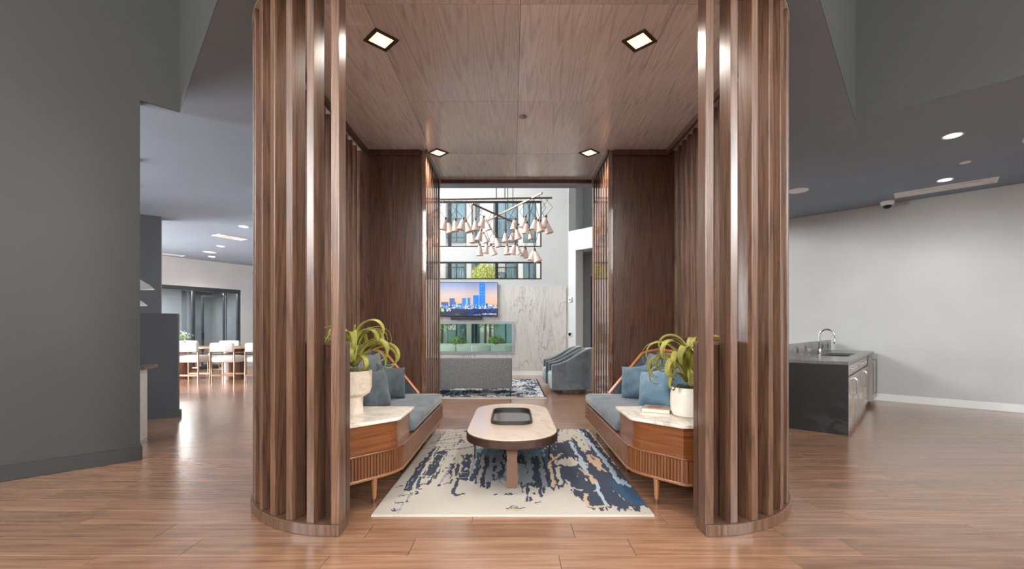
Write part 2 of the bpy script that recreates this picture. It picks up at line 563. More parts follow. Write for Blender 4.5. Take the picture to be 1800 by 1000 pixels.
def link(name, me, parent=None, loc=(0, 0, 0), rot=(0, 0, 0), scale=(1, 1, 1)):
    o = bpy.data.objects.new(name, me)
    o.location, o.rotation_euler, o.scale = loc, rot, scale
    COL.objects.link(o)
    if parent is not None:
        o.parent = parent
    return o


def tag(o, label=None, cat=None, group=None, kind=None):
    for k, v in (('label', label), ('category', cat), ('group', group), ('kind', kind)):
        if v:
            o[k] = v
    return o


def thing(name, loc, label, cat, group=None, rz=0.0):
    o = bpy.data.objects.new(name, None)
    o.empty_display_size = 0.1
    o.location = loc
    o.rotation_euler = (0, 0, rz)
    COL.objects.link(o)
    return tag(o, label, cat, group)


def structure(o, label=None):
    return tag(o, label, kind='structure')


def copy_tree(o, parent=None):
    c = o.copy()
    COL.objects.link(c)
    c.parent = parent
    for ch in [x for x in bpy.data.objects if x.parent == o]:
        copy_tree(ch, c)
    return c


def spot(name, loc, power, parent=None, angle=120, blend=0.6, color=(1, 0.92, 0.82), size=0.05):
    d = bpy.data.lights.new(name, 'SPOT')
    d.energy, d.spot_size, d.spot_blend, d.color, d.shadow_soft_size = power, math.radians(angle), blend, color, size
    o = bpy.data.objects.new(name, d)
    o.location = loc
    COL.objects.link(o)
    if parent is not None:
        o.parent = parent
    return o


def mesh_object_origin(o, at):
    """move an object's origin without moving its geometry"""
    at = Vector(at)
    o.data.transform(Matrix.Translation(-at))
    o.location = at
    return o

# ================================================================== THE SETTING
CZ, HZ = 3.60, 6.60
PL, PR, APEX = (-3.50, 4.68), (3.78, 4.89), (0.05, 0.80)
WALL_END = (-3.73, 4.45)


def holed(us, zs, holes, t):
    """slab in the local XZ plane, thickness t along +y, with rectangular openings"""
    us = sorted(set(us + [h[0] for h in holes] + [h[1] for h in holes]))
    zs = sorted(set(zs + [h[2] for h in holes] + [h[3] for h in holes]))
    nu, nz = len(us) - 1, len(zs) - 1

    def full(i, j):
        if not (0 <= i < nu and 0 <= j < nz):
            return False
        u, z = (us[i] + us[i + 1]) / 2, (zs[j] + zs[j + 1]) / 2
        return not any(h[0] < u < h[1] and h[2] < z < h[3] for h in holes)
    m = MB()
    for i in range(nu):
        for j in range(nz):
            if not full(i, j):
                continue
            a, b, c, d = us[i], us[i + 1], zs[j], zs[j + 1]
            q = [(a, 0, c), (b, 0, c), (b, 0, d), (a, 0, d), (a, t, c), (b, t, c), (b, t, d), (a, t, d)]
            f = [(0, 1, 2, 3), (7, 6, 5, 4)]
            if not full(i - 1, j): f.append((0, 3, 7, 4))
            if not full(i + 1, j): f.append((1, 5, 6, 2))
            if not full(i, j - 1): f.append((0, 4, 5, 1))
            if not full(i, j + 1): f.append((3, 2, 6, 7))
            m.add(q, f)
    return m


# ---- floor: sub-floor plus planks (rows run across the view)
floor = structure(MB().box(-17, 15, -6, 19, -0.12, -0.021).build('floor', 'floor_seam'), 'warm brown timber plank floor')
PW, PLN = 0.213, 1.32


def plank_mesh(l, w):
    g, c = 0.0012, 0.0016
    a, b = l / 2 - g, w / 2 - g
    m = MB()
    v = [(-a, -b, -0.02), (a, -b, -0.02), (a, b, -0.02), (-a, b, -0.02),
         (-a, -b, -c), (a, -b, -c), (a, b, -c), (-a, b, -c),
         (-a + c, -b + c, 0), (a - c, -b + c, 0), (a - c, b - c, 0), (-a + c, b - c, 0)]
    f = [(0, 1, 5, 4), (1, 2, 6, 5), (2, 3, 7, 6), (3, 0, 4, 7), (4, 5, 9, 8), (5, 6, 10, 9), (6, 7, 11, 10), (7, 4, 8, 11), (8, 9, 10, 11)]
    return v, f


spots = []
k0 = int((-6 - 2.56) / PW)
for r in range(k0, int((18.8 - 2.56) / PW)):
    y = 2.56 + (r + 0.5) * PW
    off = {0: -0.602, -1: -1.05}.get(r, random.uniform(0, PLN))
    n0 = math.floor((-17 - off) / PLN) + 1
    x = off + n0 * PLN + PLN / 2
    while x + PLN / 2 < 15:
        spots.append((x, y))
        x += PLN


def seen_size(p):
    x, y = p
    if y < 2.3 or abs(x) > 1.17 * y + 0.6:
        return 0.0
    if y > 5.0 and 0.60 > abs(x) / y > 0.19 and y < 9:
        return 0.0
    return 1.0 / y ** 3


spots.sort(key=seen_size, reverse=True)
pv, pf = plank_mesh(PLN, PW)
plank_data = MB().add(pv, pf).data('plank', 'floor')
for (x, y) in spots[:300]:
    link('plank', plank_data, floor, (x, y, 0))
rest = MB()
for (x, y) in spots[300:]:
    rest.add([(a + x, b + y, c) for a, b, c in pv], pf)
rest_o = rest.build('planks', 'floor', floor)
tag(rest_o, kind='stuff')

# ---- dropped grey ceiling (left and right of the ridge line over the pavilion)
cl = MB()
cl.prism([APEX, (PL[0] + 0.005, PL[1] - 0.005), (PL[0] - 0.014, PL[1] + 0.014), (-9.63, -1.41), (-17, -1.41), (-17, 19), (-4.0, 19), (-4.0, 7.2), (0.05, 7.2)], CZ, CZ + 0.004)
cl.prism([APEX, (0.05, 7.2), (4.3, 7.2), (4.3, 12), (15, 4), (15, -6), (9.78, -6), (9.78, -1.27), PR], CZ, CZ + 0.004)
structure(cl.build('ceiling', 'grey_ceiling'), 'dropped dark grey ceiling around the timber pavilion')
structure(MB().box(-10, 15, -6, 5.4, HZ, HZ + 0.12).build('ceiling_high', 'white_wall'))
structure(MB().box(-4.2, 6, 7.05, 15.5, HZ, HZ + 0.12).build('ceiling_lounge', 'white_wall'))

# ---- walls round the high space
GL0 = Vector((-9.6, -1.42))
gl = holed([0, (Vector(PL) - GL0).length], [0, HZ], [((Vector(WALL_END) - GL0).length, (Vector(PL) - GL0).length, -0.01, CZ + 0.001)], 0.14)
glo = structure(gl.build('wall_left', 'grey_wall'), 'tall grey painted wall with opening at its end')
glo.location, glo.rotation_euler = (GL0.x, GL0.y, 0), (0, 0, math.atan2(PL[1] - GL0.y, PL[0] - GL0.x))
bb = MB().wall((-9.6, -1.42), (WALL_END[0] + 0.012, WALL_END[1] + 0.012), 0, 0.135, -0.016)
bb.wall((WALL_END[0], WALL_END[1]), (WALL_END[0] + 0.013, WALL_END[1] + 0.013), 0, 0.135, 0.14)
structure(bb.build('baseboard_left', 'grey_base', bevel=0.004, seg=1), 'charcoal baseboard along the grey wall')
structure(MB().wall((APEX[0], APEX[1] - 0.004), (PL[0] - 0.002, PL[1] - 0.004), CZ + 0.001, HZ, -0.12).build('wall_upper_left', 'grey_wall'), 'grey bulkhead left of the pavilion')
structure(MB().wall((APEX[0], APEX[1] - 0.004), (PR[0] + 0.002, PR[1] - 0.004), CZ + 0.001, HZ, 0.12).build('wall_upper_right', 'grey_wall'), 'grey bulkhead right of the pavilion')
structure(MB().wall((PR[0] - 0.002, PR[1] - 0.004), (9.89, -1.40), CZ + 0.001, HZ, 0.12).build('wall_upper_kitchen', 'grey_wall'), 'grey bulkhead above the kitchenette side')
for nm, x_, z_ in (('wall_entry_left', -9.9, 0.0), ('wall_entry_right', 9.78, CZ)):
    we = structure(holed([0.0, 4.3], [z_, HZ], [(0.4, 3.8, 3.7, 6.3)], 0.14).build(nm, 'grey_wall'))  # unseen openings added for the side lights
    we.location, we.rotation_euler = (x_ + 0.14, -5.6, 0), (0, 0, PI / 2)
# unseen glazing behind the photographer, set high to let added daylight in
structure(holed([-9.9, 15], [0, HZ], [(-5.6, 5.6, 3.5, 6.3), (10.0, 13.0, 1.0, 2.6)], 0.14).build('wall_back', 'white_wall')).location = (0, -5.6, 0)  # smaller opening added for the right area light
wb = structure(thing('window_1', (0, -5.55, 0), None, None))
MB().box(-5.6, 5.6, -5.56, -5.53, 3.5, 6.3).build('glass_pane', 'glass', wb)
for x in (-5.55, -2.8, 0, 2.8, 5.55):
    MB().box(x - 0.05, x + 0.05, -5.6, -5.5, 3.5, 6.3).build('mullion', 'black_frame', wb)

# ---- white wall on the right with its baseboard
WR0, WR1 = (5.2, 9.75), (15.2, -0.25)
structure(MB().wall(WR0, WR1, 0, CZ, 0.16).build('wall_right', 'white_wall'), 'long white wall behind the kitchenette')
structure(MB().wall(WR0, WR1, 0, 0.13, -0.015).build('baseboard_right', 'white_trim', bevel=0.004, seg=1), 'white baseboard along the white wall')
structure(MB().box(14.7, 14.9, -5.6, 0.2, 0, CZ).build('wall_end_right', 'white_wall'))

# ---- lounge shell
FY = 12.70
holes = [(-3.6, 0.847, 3.677, 4.996), (-3.6, 0.847, 2.75, 3.254), (-2.75, 0.065, 0.616, 1.544)]
wf = structure(holed([-4.0, 1.61], [0, HZ], holes, 0.26).build('wall_far', 'white_wall'), 'white double height lounge wall with ribbon windows')
wf.location = (0, FY, 0)
structure(MB().box(-3.86, 1.61, FY - 0.018, FY, 0, 0.144).build('baseboard_far', 'white_trim', bevel=0.004, seg=1), 'white baseboard under the marble wall')
structure(MB().box(-4.0, -3.86, 7.2, FY + 0.2, 0, 4.0).build('wall_lounge_left', 'white_wall'))
structure(MB().box(-4.0, 4.45, 7.05, 7.2, CZ + 0.02, HZ).box(4.3, 4.45, 7.2, 10.2, CZ + 0.02, HZ).build('wall_lounge_front', 'white_wall'))
lr = structure(holed([0.0, 3.85], [0, HZ], [(0.264, 2.1, -0.01, 3.55), (0.012, 2.9, 4.12, 6.2)], 0.34).build('wall_lounge_right', 'white_wall'), 'white lounge wall with doorway and high niche')
lr.location = (1.61, FY, 0)
lr.rotation_euler = (0, 0, -PI / 4)
cw = structure(MB().box(-2.6, 5.4, 1.75, 1.9, 0, HZ).build('wall_corridor', 'white_wall'), 'white corridor wall beyond the lounge doorway')
cw.location, cw.rotation_euler = (1.61, FY, 0), (0, 0, -PI / 4)
cf = structure(MB().box(-2.6, 5.4, 0.34, 1.75, 3.75, 3.9).build('ceiling_corridor', 'white_wall'))
cf.location, cf.rotation_euler = (1.61, FY, 0), (0, 0, -PI / 4)
ce = structure(MB().box(-0.9, -0.75, 0.34, 1.75, 0, HZ).build('wall_corridor_end', 'white_wall'))
ce.location, ce.rotation_euler = (1.61, FY, 0), (0, 0, -PI / 4)


def ribbon(n, x0, x1, z0, z1, mull, mat, gmat, fw, depth0, depth1, label):
    w = structure(thing('window_%d' % n, (0, FY, z0), None, None), label)
    a = MB()
    a.box(x0, x1, FY + depth0, FY + depth1, z0, z0 + fw).box(x0, x1, FY + depth0, FY + depth1, z1 - fw, z1)
    a.box(x0, x0 + fw, FY + depth0, FY + depth1, z0 + fw, z1 - fw).box(x1 - fw, x1, FY + depth0, FY + depth1, z0 + fw, z1 - fw)
    a.build('window_frame', mat, w)
    xs = [x0] + mull + [x1]
    for m in mull:
        MB().box(m - 0.045, m + 0.045, FY + depth0, FY + depth1, z0 + fw, z1 - fw).build('mullion', mat, w)
    for a_, b_ in zip(xs[:-1], xs[1:]):
        MB().box(a_ + fw * 0.5, b_ - fw * 0.5, FY + depth0 + 0.03, FY + depth0 + 0.036, z0 + fw * 0.5, z1 - fw * 0.5).build('glass_pane', gmat, w)
    return w


ribbon(2, -3.6, 0.847, 3.677, 4.996, [-3.14, -1.79, -0.44], 'black_frame', 'glass', 0.035, 0.03, 0.12, 'upper black framed ribbon window behind the chandelier')
ribbon(3, -3.6, 0.847, 2.75, 3.254, [-3.14, -1.79, -0.44], 'black_frame', 'glass', 0.035, 0.03, 0.12, 'lower black framed ribbon window above the marble')
ribbon(4, -2.75, 0.065, 0.616, 1.544, [], 'silver_frame', 'green_glass', 0.07, -0.05, 0.12, 'low silver framed picture window set in marble')

w6 = structure(thing('window_6', (-3.93, 10.0, 4.0), None, None), 'unseen clerestory glazing added high on the left of the lounge')  # opening put in so the added light reaches the lounge
MB().box(-3.94, -3.934, 7.25, FY, 4.06, HZ - 0.06).build('glass_pane', 'glass', w6)
MB().box(-3.97, -3.90, 7.2, FY, 4.0, 4.06).box(-3.97, -3.90, 7.2, FY, HZ - 0.06, HZ).build('window_frame', 'black_frame', w6)
for y in (7.25, 9.05, 10.85, 12.65):
    MB().box(-3.97, -3.90, y - 0.04, y + 0.04, 4.06, HZ - 0.06).build('mullion', 'black_frame', w6)

# ---- left side: half wall, column, dining room wall, glazed meeting room
structure(MB().wall((-6.6, 5.75), (-4.99, 6.63), 0, 1.546, 0.13).build('wall_half', 'dark_wall'), 'charcoal half height wall beyond the grey wall')
structure(MB().wall((-6.6, 5.75), (-4.965, 6.644), 0, 0.10, -0.02).wall((-4.99, 6.63), (-4.965, 6.644), 0, 0.10, 0.13).build('baseboard_half', 'dark_wall'), 'charcoal baseboard of the half wall')
structure(MB().wall((-9.3, 7.4), (-7.12, 9.0), 0, CZ, 0.4).build('wall_column', 'dark_wall'), 'dark full height wall block behind the half wall')
DW0, DW1 = Vector((-12.2, 11.56)), Vector((-8.4, 17.4))
dwd = (DW1 - DW0).normalized()
dang = math.atan2(dwd.y, dwd.x)
dlen = (DW1 - DW0).length
dw = structure(holed([0, dlen], [0, CZ], [(0.2, 4.86, -0.01, 2.71)], 0.14).build('wall_dining', 'white_wall'), 'white wall band above the glazed meeting room')
dw.location, dw.rotation_euler = (DW0.x, DW0.y, 0), (0, 0, dang)
gp = structure(thing('window_5', (DW0.x, DW0.y, 0), None, None, rz=dang), 'dark framed glass partition of the meeting room')
MB().box(0.2, 4.86, 0.02, 0.12, 2.58, 2.71).build('header', 'grey_frame', gp, world=False)
MB().box(0.2, 4.86, 0.02, 0.12, 0.0, 0.1).build('sill', 'grey_frame', gp, world=False)
for u in (0.2, 1.55, 3.42, 4.36, 4.80):
    MB().box(u - 0.04, u + 0.04, 0.02, 0.12, 0.1, 2.58).build('mullion', 'grey_frame', gp, world=False)
for u0, u1 in ((0.24, 1.51), (1.59, 3.38), (3.46, 4.32), (4.40, 4.76)):
    MB().box(u0, u1, 0.06, 0.068, 0.1, 2.58).build('glass_pane', 'glass', gp, world=False)
mw = MB().box(-1, 6.8, 3.2, 3.34, 0, 3.0).box(5.3, 5.44, 0.14, 3.2, 0, 3.0)
mo = structure(mw.build('wall_meeting', 'meeting_wall'), 'slate wall inside the glazed meeting room')
mo.location, mo.rotation_euler = (DW0.x, DW0.y, 0), (0, 0, dang)
mc = structure(MB().box(-1, 5.3, 0.14, 3.2, 2.8, 2.9).build('ceiling_meeting', 'white_wall'))
mc.location, mc.rotation_euler = (DW0.x, DW0.y, 0), (0, 0, dang)
ml = thing('added_light_panel', (DW0.x + dwd.x * 2.9 - dwd.y * 1.7, DW0.y + dwd.y * 2.9 + dwd.x * 1.7, 2.8), 'flat light panel added to brighten the meeting room', 'light', rz=dang)
MB().box(-1.2, 1.2, -0.3, 0.3, -0.03, 0.0).build('panel', 'lamp_white', ml, world=False)  # glowing panel added to brighten the meeting room
mld = bpy.data.lights.new('meeting_fill_light', 'AREA')
mld.shape, mld.size, mld.size_y, mld.energy = 'RECTANGLE', 2.3, 0.55, 170  # area light added below the panel
mlo = bpy.data.objects.new('meeting_fill_light', mld)
mlo.location = (0, 0, -0.035)
mlo.parent = ml
COL.objects.link(mlo)
structure(MB().box(-17, -16.8, -1.4, 12, 0, CZ).build('wall_dining_left', 'white_wall'))
structure(MB().box(-17, -12, 11.9, 12.1, 0, CZ).build('wall_dining_far', 'white_wall'))
structure(MB().box(-17, -9.55, -1.5, -1.36, 0, HZ).build('wall_dining_near', 'white_wall'))
structure(MB().box(-8.6, -4.0, 17.2, 17.35, 0, CZ).build('wall_dining_end', 'white_wall'))

# ================================================================== THE TIMBER PAVILION
XA, QR, CY1, CY2 = 0.065, 1.155, 3.75, 5.80
ZS = 3.582


def shell(s, r, y_end=None, n=14, rear=True):
    """plan line of one pavilion flank at radius r: front quarter round, side, rear quarter round"""
    pts = []
    for k in range(n + 1):
        a = k / n * PI / 2
        pts.append((XA + s * (QR + r * math.sin(a)), CY1 - r * math.cos(a)))
    if rear:
        for k in range(n + 1):
            a = PI / 2 + k / n * PI / 2
            pts.append((XA + s * (QR + r * math.sin(a)), CY2 - r * math.cos(a)))
    else:
        pts.append((XA + s * (QR + r), y_end))
    return pts


slat_data = MB().box(-0.026, 0.026, -0.055, 0.055, 0.0, ZS - 0.072).data('slat', 'screen_wood', bevel=0.003, seg=1)
jamb_data = MB().box(-0.03, 0.03, -0.04, 0.04, 0.0, ZS).data('jamb_slat', 'jamb_wood', bevel=0.003, seg=1)


def slat_screen(s, label):
    t = thing('slatted_screen', (XA + s * QR, CY1, 0), label, 'screen', 'timber screens of the pavilion')
    o = parent_origin(t)
    MB().prism(shell(s, 0.965) + shell(s, 0.80)[::-1], 0, 0.072).build('base', 'screen_wood', t, bevel=0.004, seg=1)
    lw = MB().prism(shell(s, 0.832, 5.62, rear=False) + shell(s, 0.765, 5.62, rear=False)[::-1], 0.072, 1.20).build('half_wall', 'panel_wood', t)
    MB().prism(shell(s, 0.838, 5.62, rear=False) + shell(s, 0.755, 5.62, rear=False)[::-1], 1.20, 1.222).build('cap', 'screen_wood', lw, bevel=0.003, seg=1)
    plan = []
    for k in range(9):
        a = math.radians(1.7 + 10.0 * k)
        plan.append((XA + s * (QR + 0.895 * math.sin(a)), CY1 - 0.895 * math.cos(a), s * a))
    y = CY1 + 0.04
    while y < CY2:
        plan.append((XA + s * (QR + 0.895), y, PI / 2))
        y += 0.156
    for k in range(9):
        a = math.radians(98.3 + 10.0 * k)
        plan.append((XA + s * (QR + 0.895 * math.sin(a)), CY2 - 0.895 * math.cos(a), s * a))
    for x, y, a in plan:
        link('slat', slat_data, t, Vector((x, y, 0.072)) - o, (0, 0, a))
    q = lambda v: XA + s * v
    for a, b in ((1.238, 1.62), (1.624, 2.005)):
        x0, x1 = sorted((q(a), q(b)))
        MB().box(x0, x1, 5.637, 5.665, 0, ZS).build('back_panel', 'panel_wood', t, bevel=0.002, seg=1)
    for k in range(7):
        link('jamb_slat', jamb_data, t, Vector((q(1.19), 5.69 + 0.163 * k, 0)) - o)
    x0, x1 = sorted((q(1.222), q(1.237)))
    MB().box(x0, x1, 5.637, 6.72, 0, ZS).build('jamb_backing', 'panel_wood', t)
    c = MB()
    x0, x1 = sorted((q(1.235), q(1.915)))
    c.box(x0, x1, 5.605, 5.637, 3.515, ZS)
    x0, x1 = sorted((q(1.14), q(1.16)))
    c.box(x0, x1, 5.605, 6.73, 3.53, ZS)
    x0, x1 = sorted((q(1.88), q(1.92)))
    c.box(x0, x1, CY1, 5.605, 3.515, ZS)
    c.build('cornice', 'panel_wood', t, bevel=0.003, seg=1)
    return t


slat_screen(-1, 'curved dark oak slat screen on the left, beside the grey wall')
slat_screen(1, 'curved dark oak slat screen on the right, beside the kitchenette')
structure(MB().box(XA - 1.24, XA + 1.24, 6.735, 6.80, 3.528, ZS).build('trim_1', 'panel_wood', bevel=0.003, seg=1), 'dark oak header at the far end of the pavilion')

# ceiling of the pavilion: oak panels hung under a dark sheet
def clip(poly, lo, hi, ax):
    for bound, sign in ((lo, 1), (hi, -1)):
        out = []
        for i, p in enumerate(poly):
            q_ = poly[i - 1]
            ip, iq = sign * (p[ax] - bound) >= 0, sign * (q_[ax] - bound) >= 0
            if ip != iq:
                u = (bound - q_[ax]) / (p[ax] - q_[ax])
                out.append(tuple(q_[k] + u * (p[k] - q_[k]) for k in (0, 1)))
            if ip:
                out.append(p)
        poly = out
        if not poly:
            return []
    return poly


outline = shell(-1, 0.955) + shell(1, 0.955)[::-1]
pc = structure(MB().prism(outline, 3.594, 3.599).build('ceiling_pavilion', 'black_metal'), 'dark oak panelled ceiling of the pavilion')
gapw = 0.0016
for x0, x1 in ((-2.2, -1.03), (-1.03, 0.06), (0.06, 1.15), (1.15, 2.3)):
    for y0, y1 in ((2.7, 3.11), (3.11, 4.43), (4.43, 5.75), (5.75, 6.73)):
        pg = clip(clip(outline, x0 + gapw, x1 - gapw, 0), y0 + gapw, y1 - gapw, 1)
        if len(pg) > 2:
            mesh_object_origin(MB().prism(pg, ZS, 3.594).build('panel', 'ceiling_wood', pc, bevel=0.001, seg=1), ((x0 + x1) / 2, (y0 + y1) / 2, ZS))

# ================================================================== BENCHES
XB = 0.025


def rounded(pts, radius, n=5):
    out = []
    for i, p in enumerate(pts):
        r = radius[i]
        if not r:
            out.append(p)
            continue
        a, b, c = Vector(pts[i - 1]), Vector(p), Vector(pts[(i + 1) % len(pts)])
        u, w = (a - b).normalized(), (c - b).normalized()
        p0, p1 = b + u * r, b + w * r
        for k in range(n + 1):
            t = k / n
            out.append(tuple(p0 * (1 - t) ** 2 + b * 2 * t * (1 - t) + p1 * t * t))
    return out


def offset_plan(d):
    """plan of the bench base in (q, y); d grows it towards the aisle"""
    return rounded([(1.86, 3.62), (1.62, 3.15 - d), (1.20 - 0.4 * d, 3.15 - d), (0.905 - d, 3.47 - d * 0.4), (0.905 - d, 5.585), (1.86, 5.585)],
                   [0, 0, 0.03, 0.14, 0, 0])


def soft_box(m, x0, x1, y0, y1, z0, z1, bevel, puff=0.0, n=14):
    """upholstered block with rounded edges and a gently crowned top"""
    import itertools
    nx, ny = n, n
    e = bevel

    def fn(u, v):
        # superellipse cross-section pillow
        return None
    verts, faces = [], []
    lay = []
    steps = [0, 0.3, 0.7, 1.0]
    prof = [(e, 0.0), (e * 0.3, e * 0.3), (0, e), (0, (z1 - z0) - e), (e * 0.3, (z1 - z0) - e * 0.3), (e, z1 - z0)]
    ring_n = None
    for ins, h in prof:
        ring = rounded([(x0 + ins, y0 + ins), (x1 - ins, y0 + ins), (x1 - ins, y1 - ins), (x0 + ins, y1 - ins)], [e * 0.9] * 4, 3)
        ring_n = len(ring)
        lay.append([(p[0], p[1], z0 + h) for p in ring])
    cx, cy = (x0 + x1) / 2, (y0 + y1) / 2
    for s_, dz in ((0.86, 0.35), (0.6, 0.75), (0.3, 0.95)):
        top = lay[5]
        lay.append([(cx + (p[0] - cx) * s_, cy + (p[1] - cy) * s_, z1 + puff * dz) for p in top])
    for L in lay:
        verts += L
    k = ring_n
    for i in range(len(lay) - 1):
        for j in range(k):
            faces.append((i * k + j, i * k + (j + 1) % k, (i + 1) * k + (j + 1) % k, (i + 1) * k + j))
    faces.append(tuple(range(k))[::-1])
    faces.append(tuple(range((len(lay) - 1) * k, len(lay) * k)))
    return m.add(verts, faces, True)


def bench(s, label):
    t = thing('banquette_bench', (XB + s * 1.35, 4.4, 0), label, 'bench', 'built-in benches of the pavilion')
    X = lambda q: XB + s * q
    M = lambda pts: [(X(p[0]), p[1]) for p in pts]
    MB().prism(M(offset_plan(0)), 0.212, 0.372).build('apron', 'flute_wood', t)
    MB().prism(M(offset_plan(0.016)), 0.192, 0.212).build('bottom_rail', 'leg_wood', t, bevel=0.003, seg=1)
    MB().prism(M(offset_plan(0.014)), 0.372, 0.388).build('top_rail', 'bench_wood', t, bevel=0.003, seg=1)
    # reeds round the aisle side
    fl = MB()
    line = offset_plan(0.0)
    path = [p for p in line if p[0] < 1.615 and p[1] < 5.584] + [(0.905, 5.57)]
    acc, step = 0.014, 0.0255
    for a, b in zip(path[:-1], path[1:]):
        a, b = Vector(a), Vector(b)
        L = (b - a).length
        if L < 1e-6:
            continue
        d = (b - a) / L
        nrm = Vector((d.y, -d.x))
        if nrm.dot(Vector((-1, -0.6))) < 0:
            nrm = -nrm
        while acc < L:
            c = a + d * acc
            prof = [c - d * 0.0098, c - d * 0.006 + nrm * 0.011, c + d * 0.006 + nrm * 0.011, c + d * 0.0098]
            fl.prism(M([tuple(p) for p in prof]), 0.214, 0.370)
            acc += step
        acc -= L
    tag(fl.build('fluting', 'flute_wood', t), kind='stuff')
    # end table block with marble top
    body = rounded([(1.80, 3.55), (1.60, 3.17), (1.20, 3.17), (0.93, 3.46), (0.93, 3.93), (1.80, 3.93)], [0, 0, 0.0, 0.07, 0, 0])
    MB().prism(M(body), 0.388, 0.598).build('end_table_body', 'bench_wood', t, limit=60)
    top = rounded([(1.83, 3.55), (1.62, 3.145), (1.19, 3.145), (0.895, 3.45), (0.895, 3.945), (1.83, 3.945)], [0, 0, 0.02, 0.05, 0, 0])
    MB().prism(M(top), 0.598, 0.622).build('marble_top', 'end_marble', t, bevel=0.003, seg=1)
    # seat, back, wing and rim
    x0, x1 = sorted((X(0.895), X(1.775)))
    soft_box(MB(), x0, x1, 3.955, 5.58, 0.39, 0.505, 0.035, 0.012).build('seat_cushion', 'velvet', t)
    x0, x1 = sorted((X(1.775), X(1.858)))
    soft_box(MB(), x0, x1, 3.96, 5.575, 0.388, 1.03, 0.015, 0.0).build('backrest', 'velvet_edge', t)
    wing = [(1.22, 0.50), (1.62, 0.985), (1.775, 1.03), (1.775, 0.50)]
    MB().prism([(X(a), b) for a, b in wing], 5.52, 5.575, 'y').build('wing', 'velvet_edge', t, bevel=0.01)
    rim = MB()
    pth = [(1.19, 5.55, 0.505), (1.60, 5.55, 1.005), (1.70, 5.55, 1.035), (1.80, 5.545, 1.05), (1.835, 5.48, 1.05), (1.835, 3.97, 1.05)]
    R = [Vector((X(a), b, c)) for a, b, c in pth]
    rim.tube(R, 0.021, 8)
    rim.build('wood_rim', 'rim_wood', t)
    for y in (3.33, 4.06, 4.80, 5.46):
        for q_ in ((1.06,) if y < 3.5 else (1.03,)) + (1.68,):
            if q_ > 1.5 and y < 3.5:
                continue
            lg = MB().tube([(X(q_), y, 0.192), (X(q_), y, 0.035)], [0.024, 0.0155], 12).build('leg', 'leg_wood', t)
            MB().tube([(X(q_), y, 0.035), (X(q_), y, 0.0)], [0.0165, 0.0135], 12).build('ferrule', 'brass', lg)
    p = MB().box(min(X(0.895), X(0.903)), max(X(0.895), X(0.903)), 5.38, 5.45, 0.255, 0.325).build('outlet_plate', 'steel', t)
    MB().box(min(X(0.893), X(0.896)), max(X(0.893), X(0.896)), 5.40, 5.43, 0.275, 0.305).build('socket', 'black_plastic', p)
    return t


bench(-1, 'left blue grey velvet banquette with marble end table holding footed planter')
bench(1, 'right blue grey velvet banquette with marble end table holding book and round pot')


def pillow(name, mat, loc, w, h, th, rot, label, cat='pillow', group='throw pillows on the benches', seed=1, flat=0.0):
    rnd = random.Random(seed)
    ph = [rnd.uniform(0, 6.28) for _ in range(4)]
    n = 18
    m = MB()
    for side in (1, -1):
        def fn(u, v):
            a, b = u * 2 - 1, v * 2 - 1
            k = max(0.0, (1 - abs(a) ** 2.6)) ** 0.5 * max(0.0, (1 - abs(b) ** 2.6)) ** 0.5
            pin = 1 - (0.13 - 2 * flat) * (1 - a * a) * abs(b) ** 3
            pin2 = 1 - (0.13 - 2 * flat) * (1 - b * b) * abs(a) ** 3
            wr = 0.010 * math.sin(5 * a + 3 * b + ph[0]) * k + 0.007 * math.sin(9 * b - 4 * a + ph[1]) * k
            return (a * w / 2 * pin2, side * (th / 2 * k + wr * (1 if side > 0 else 0.5)), b * h / 2 * pin)
        m.grid(fn, n, n)
    o = m.build(name, mat)
    o.location, o.rotation_euler = loc, rot
    return tag(o, label, cat, group)

# pillows: back cushions first, then the throw pillows in front of them
for s, mt, nm in ((-1, 'velvet', 'left'), (1, 'pillow_blue', 'right')):
    for y0, ln, wh in ((5.16, 0.62, 'far'), (4.50, 0.64, 'near')):
        pillow('back_cushion', mt, (XB + s * 1.665, y0, 0.772), ln, 0.50, 0.17, Euler((math.radians(s * -9) if False else 0, 0, PI / 2)),
               '%s back cushion leaning on the %s bench, %s' % ({'velvet': 'blue grey', 'pillow_blue': 'steel blue'}[mt], nm, 'in the far corner' if wh == 'far' else 'nearer the planter'),
               'cushion', 'back cushions on the benches', 3 + s, 0.04)
pillow('throw_pillow', 'pillow_grey', (XB - 1.40, 5.04, 0.705), 0.40, 0.40, 0.15, (math.radians(-14), math.radians(10), math.radians(50)),
       'slate grey throw pillow on the left bench, the one farther from the planter', seed=2)
pillow('throw_pillow', 'pillow_grey', (XB - 1.41, 4.48, 0.70), 0.44, 0.42, 0.15, (math.radians(-16), math.radians(4), math.radians(70)),
       'slate grey throw pillow on the left bench, partly behind the footed planter', seed=3)
pillow('throw_pillow', 'pillow_blue', (XB + 1.40, 5.08, 0.705), 0.42, 0.41, 0.15, (math.radians(-14), math.radians(-9), math.radians(-48)),
       'steel blue throw pillow on the right bench, the one farther from the pot', seed=4)
pillow('throw_pillow', 'pillow_sky', (XB + 1.44, 4.56, 0.70), 0.44, 0.42, 0.15, (math.radians(-16), math.radians(-12), math.radians(-62)),
       'lighter blue throw pillow on the right bench, partly behind the round pot', seed=5)

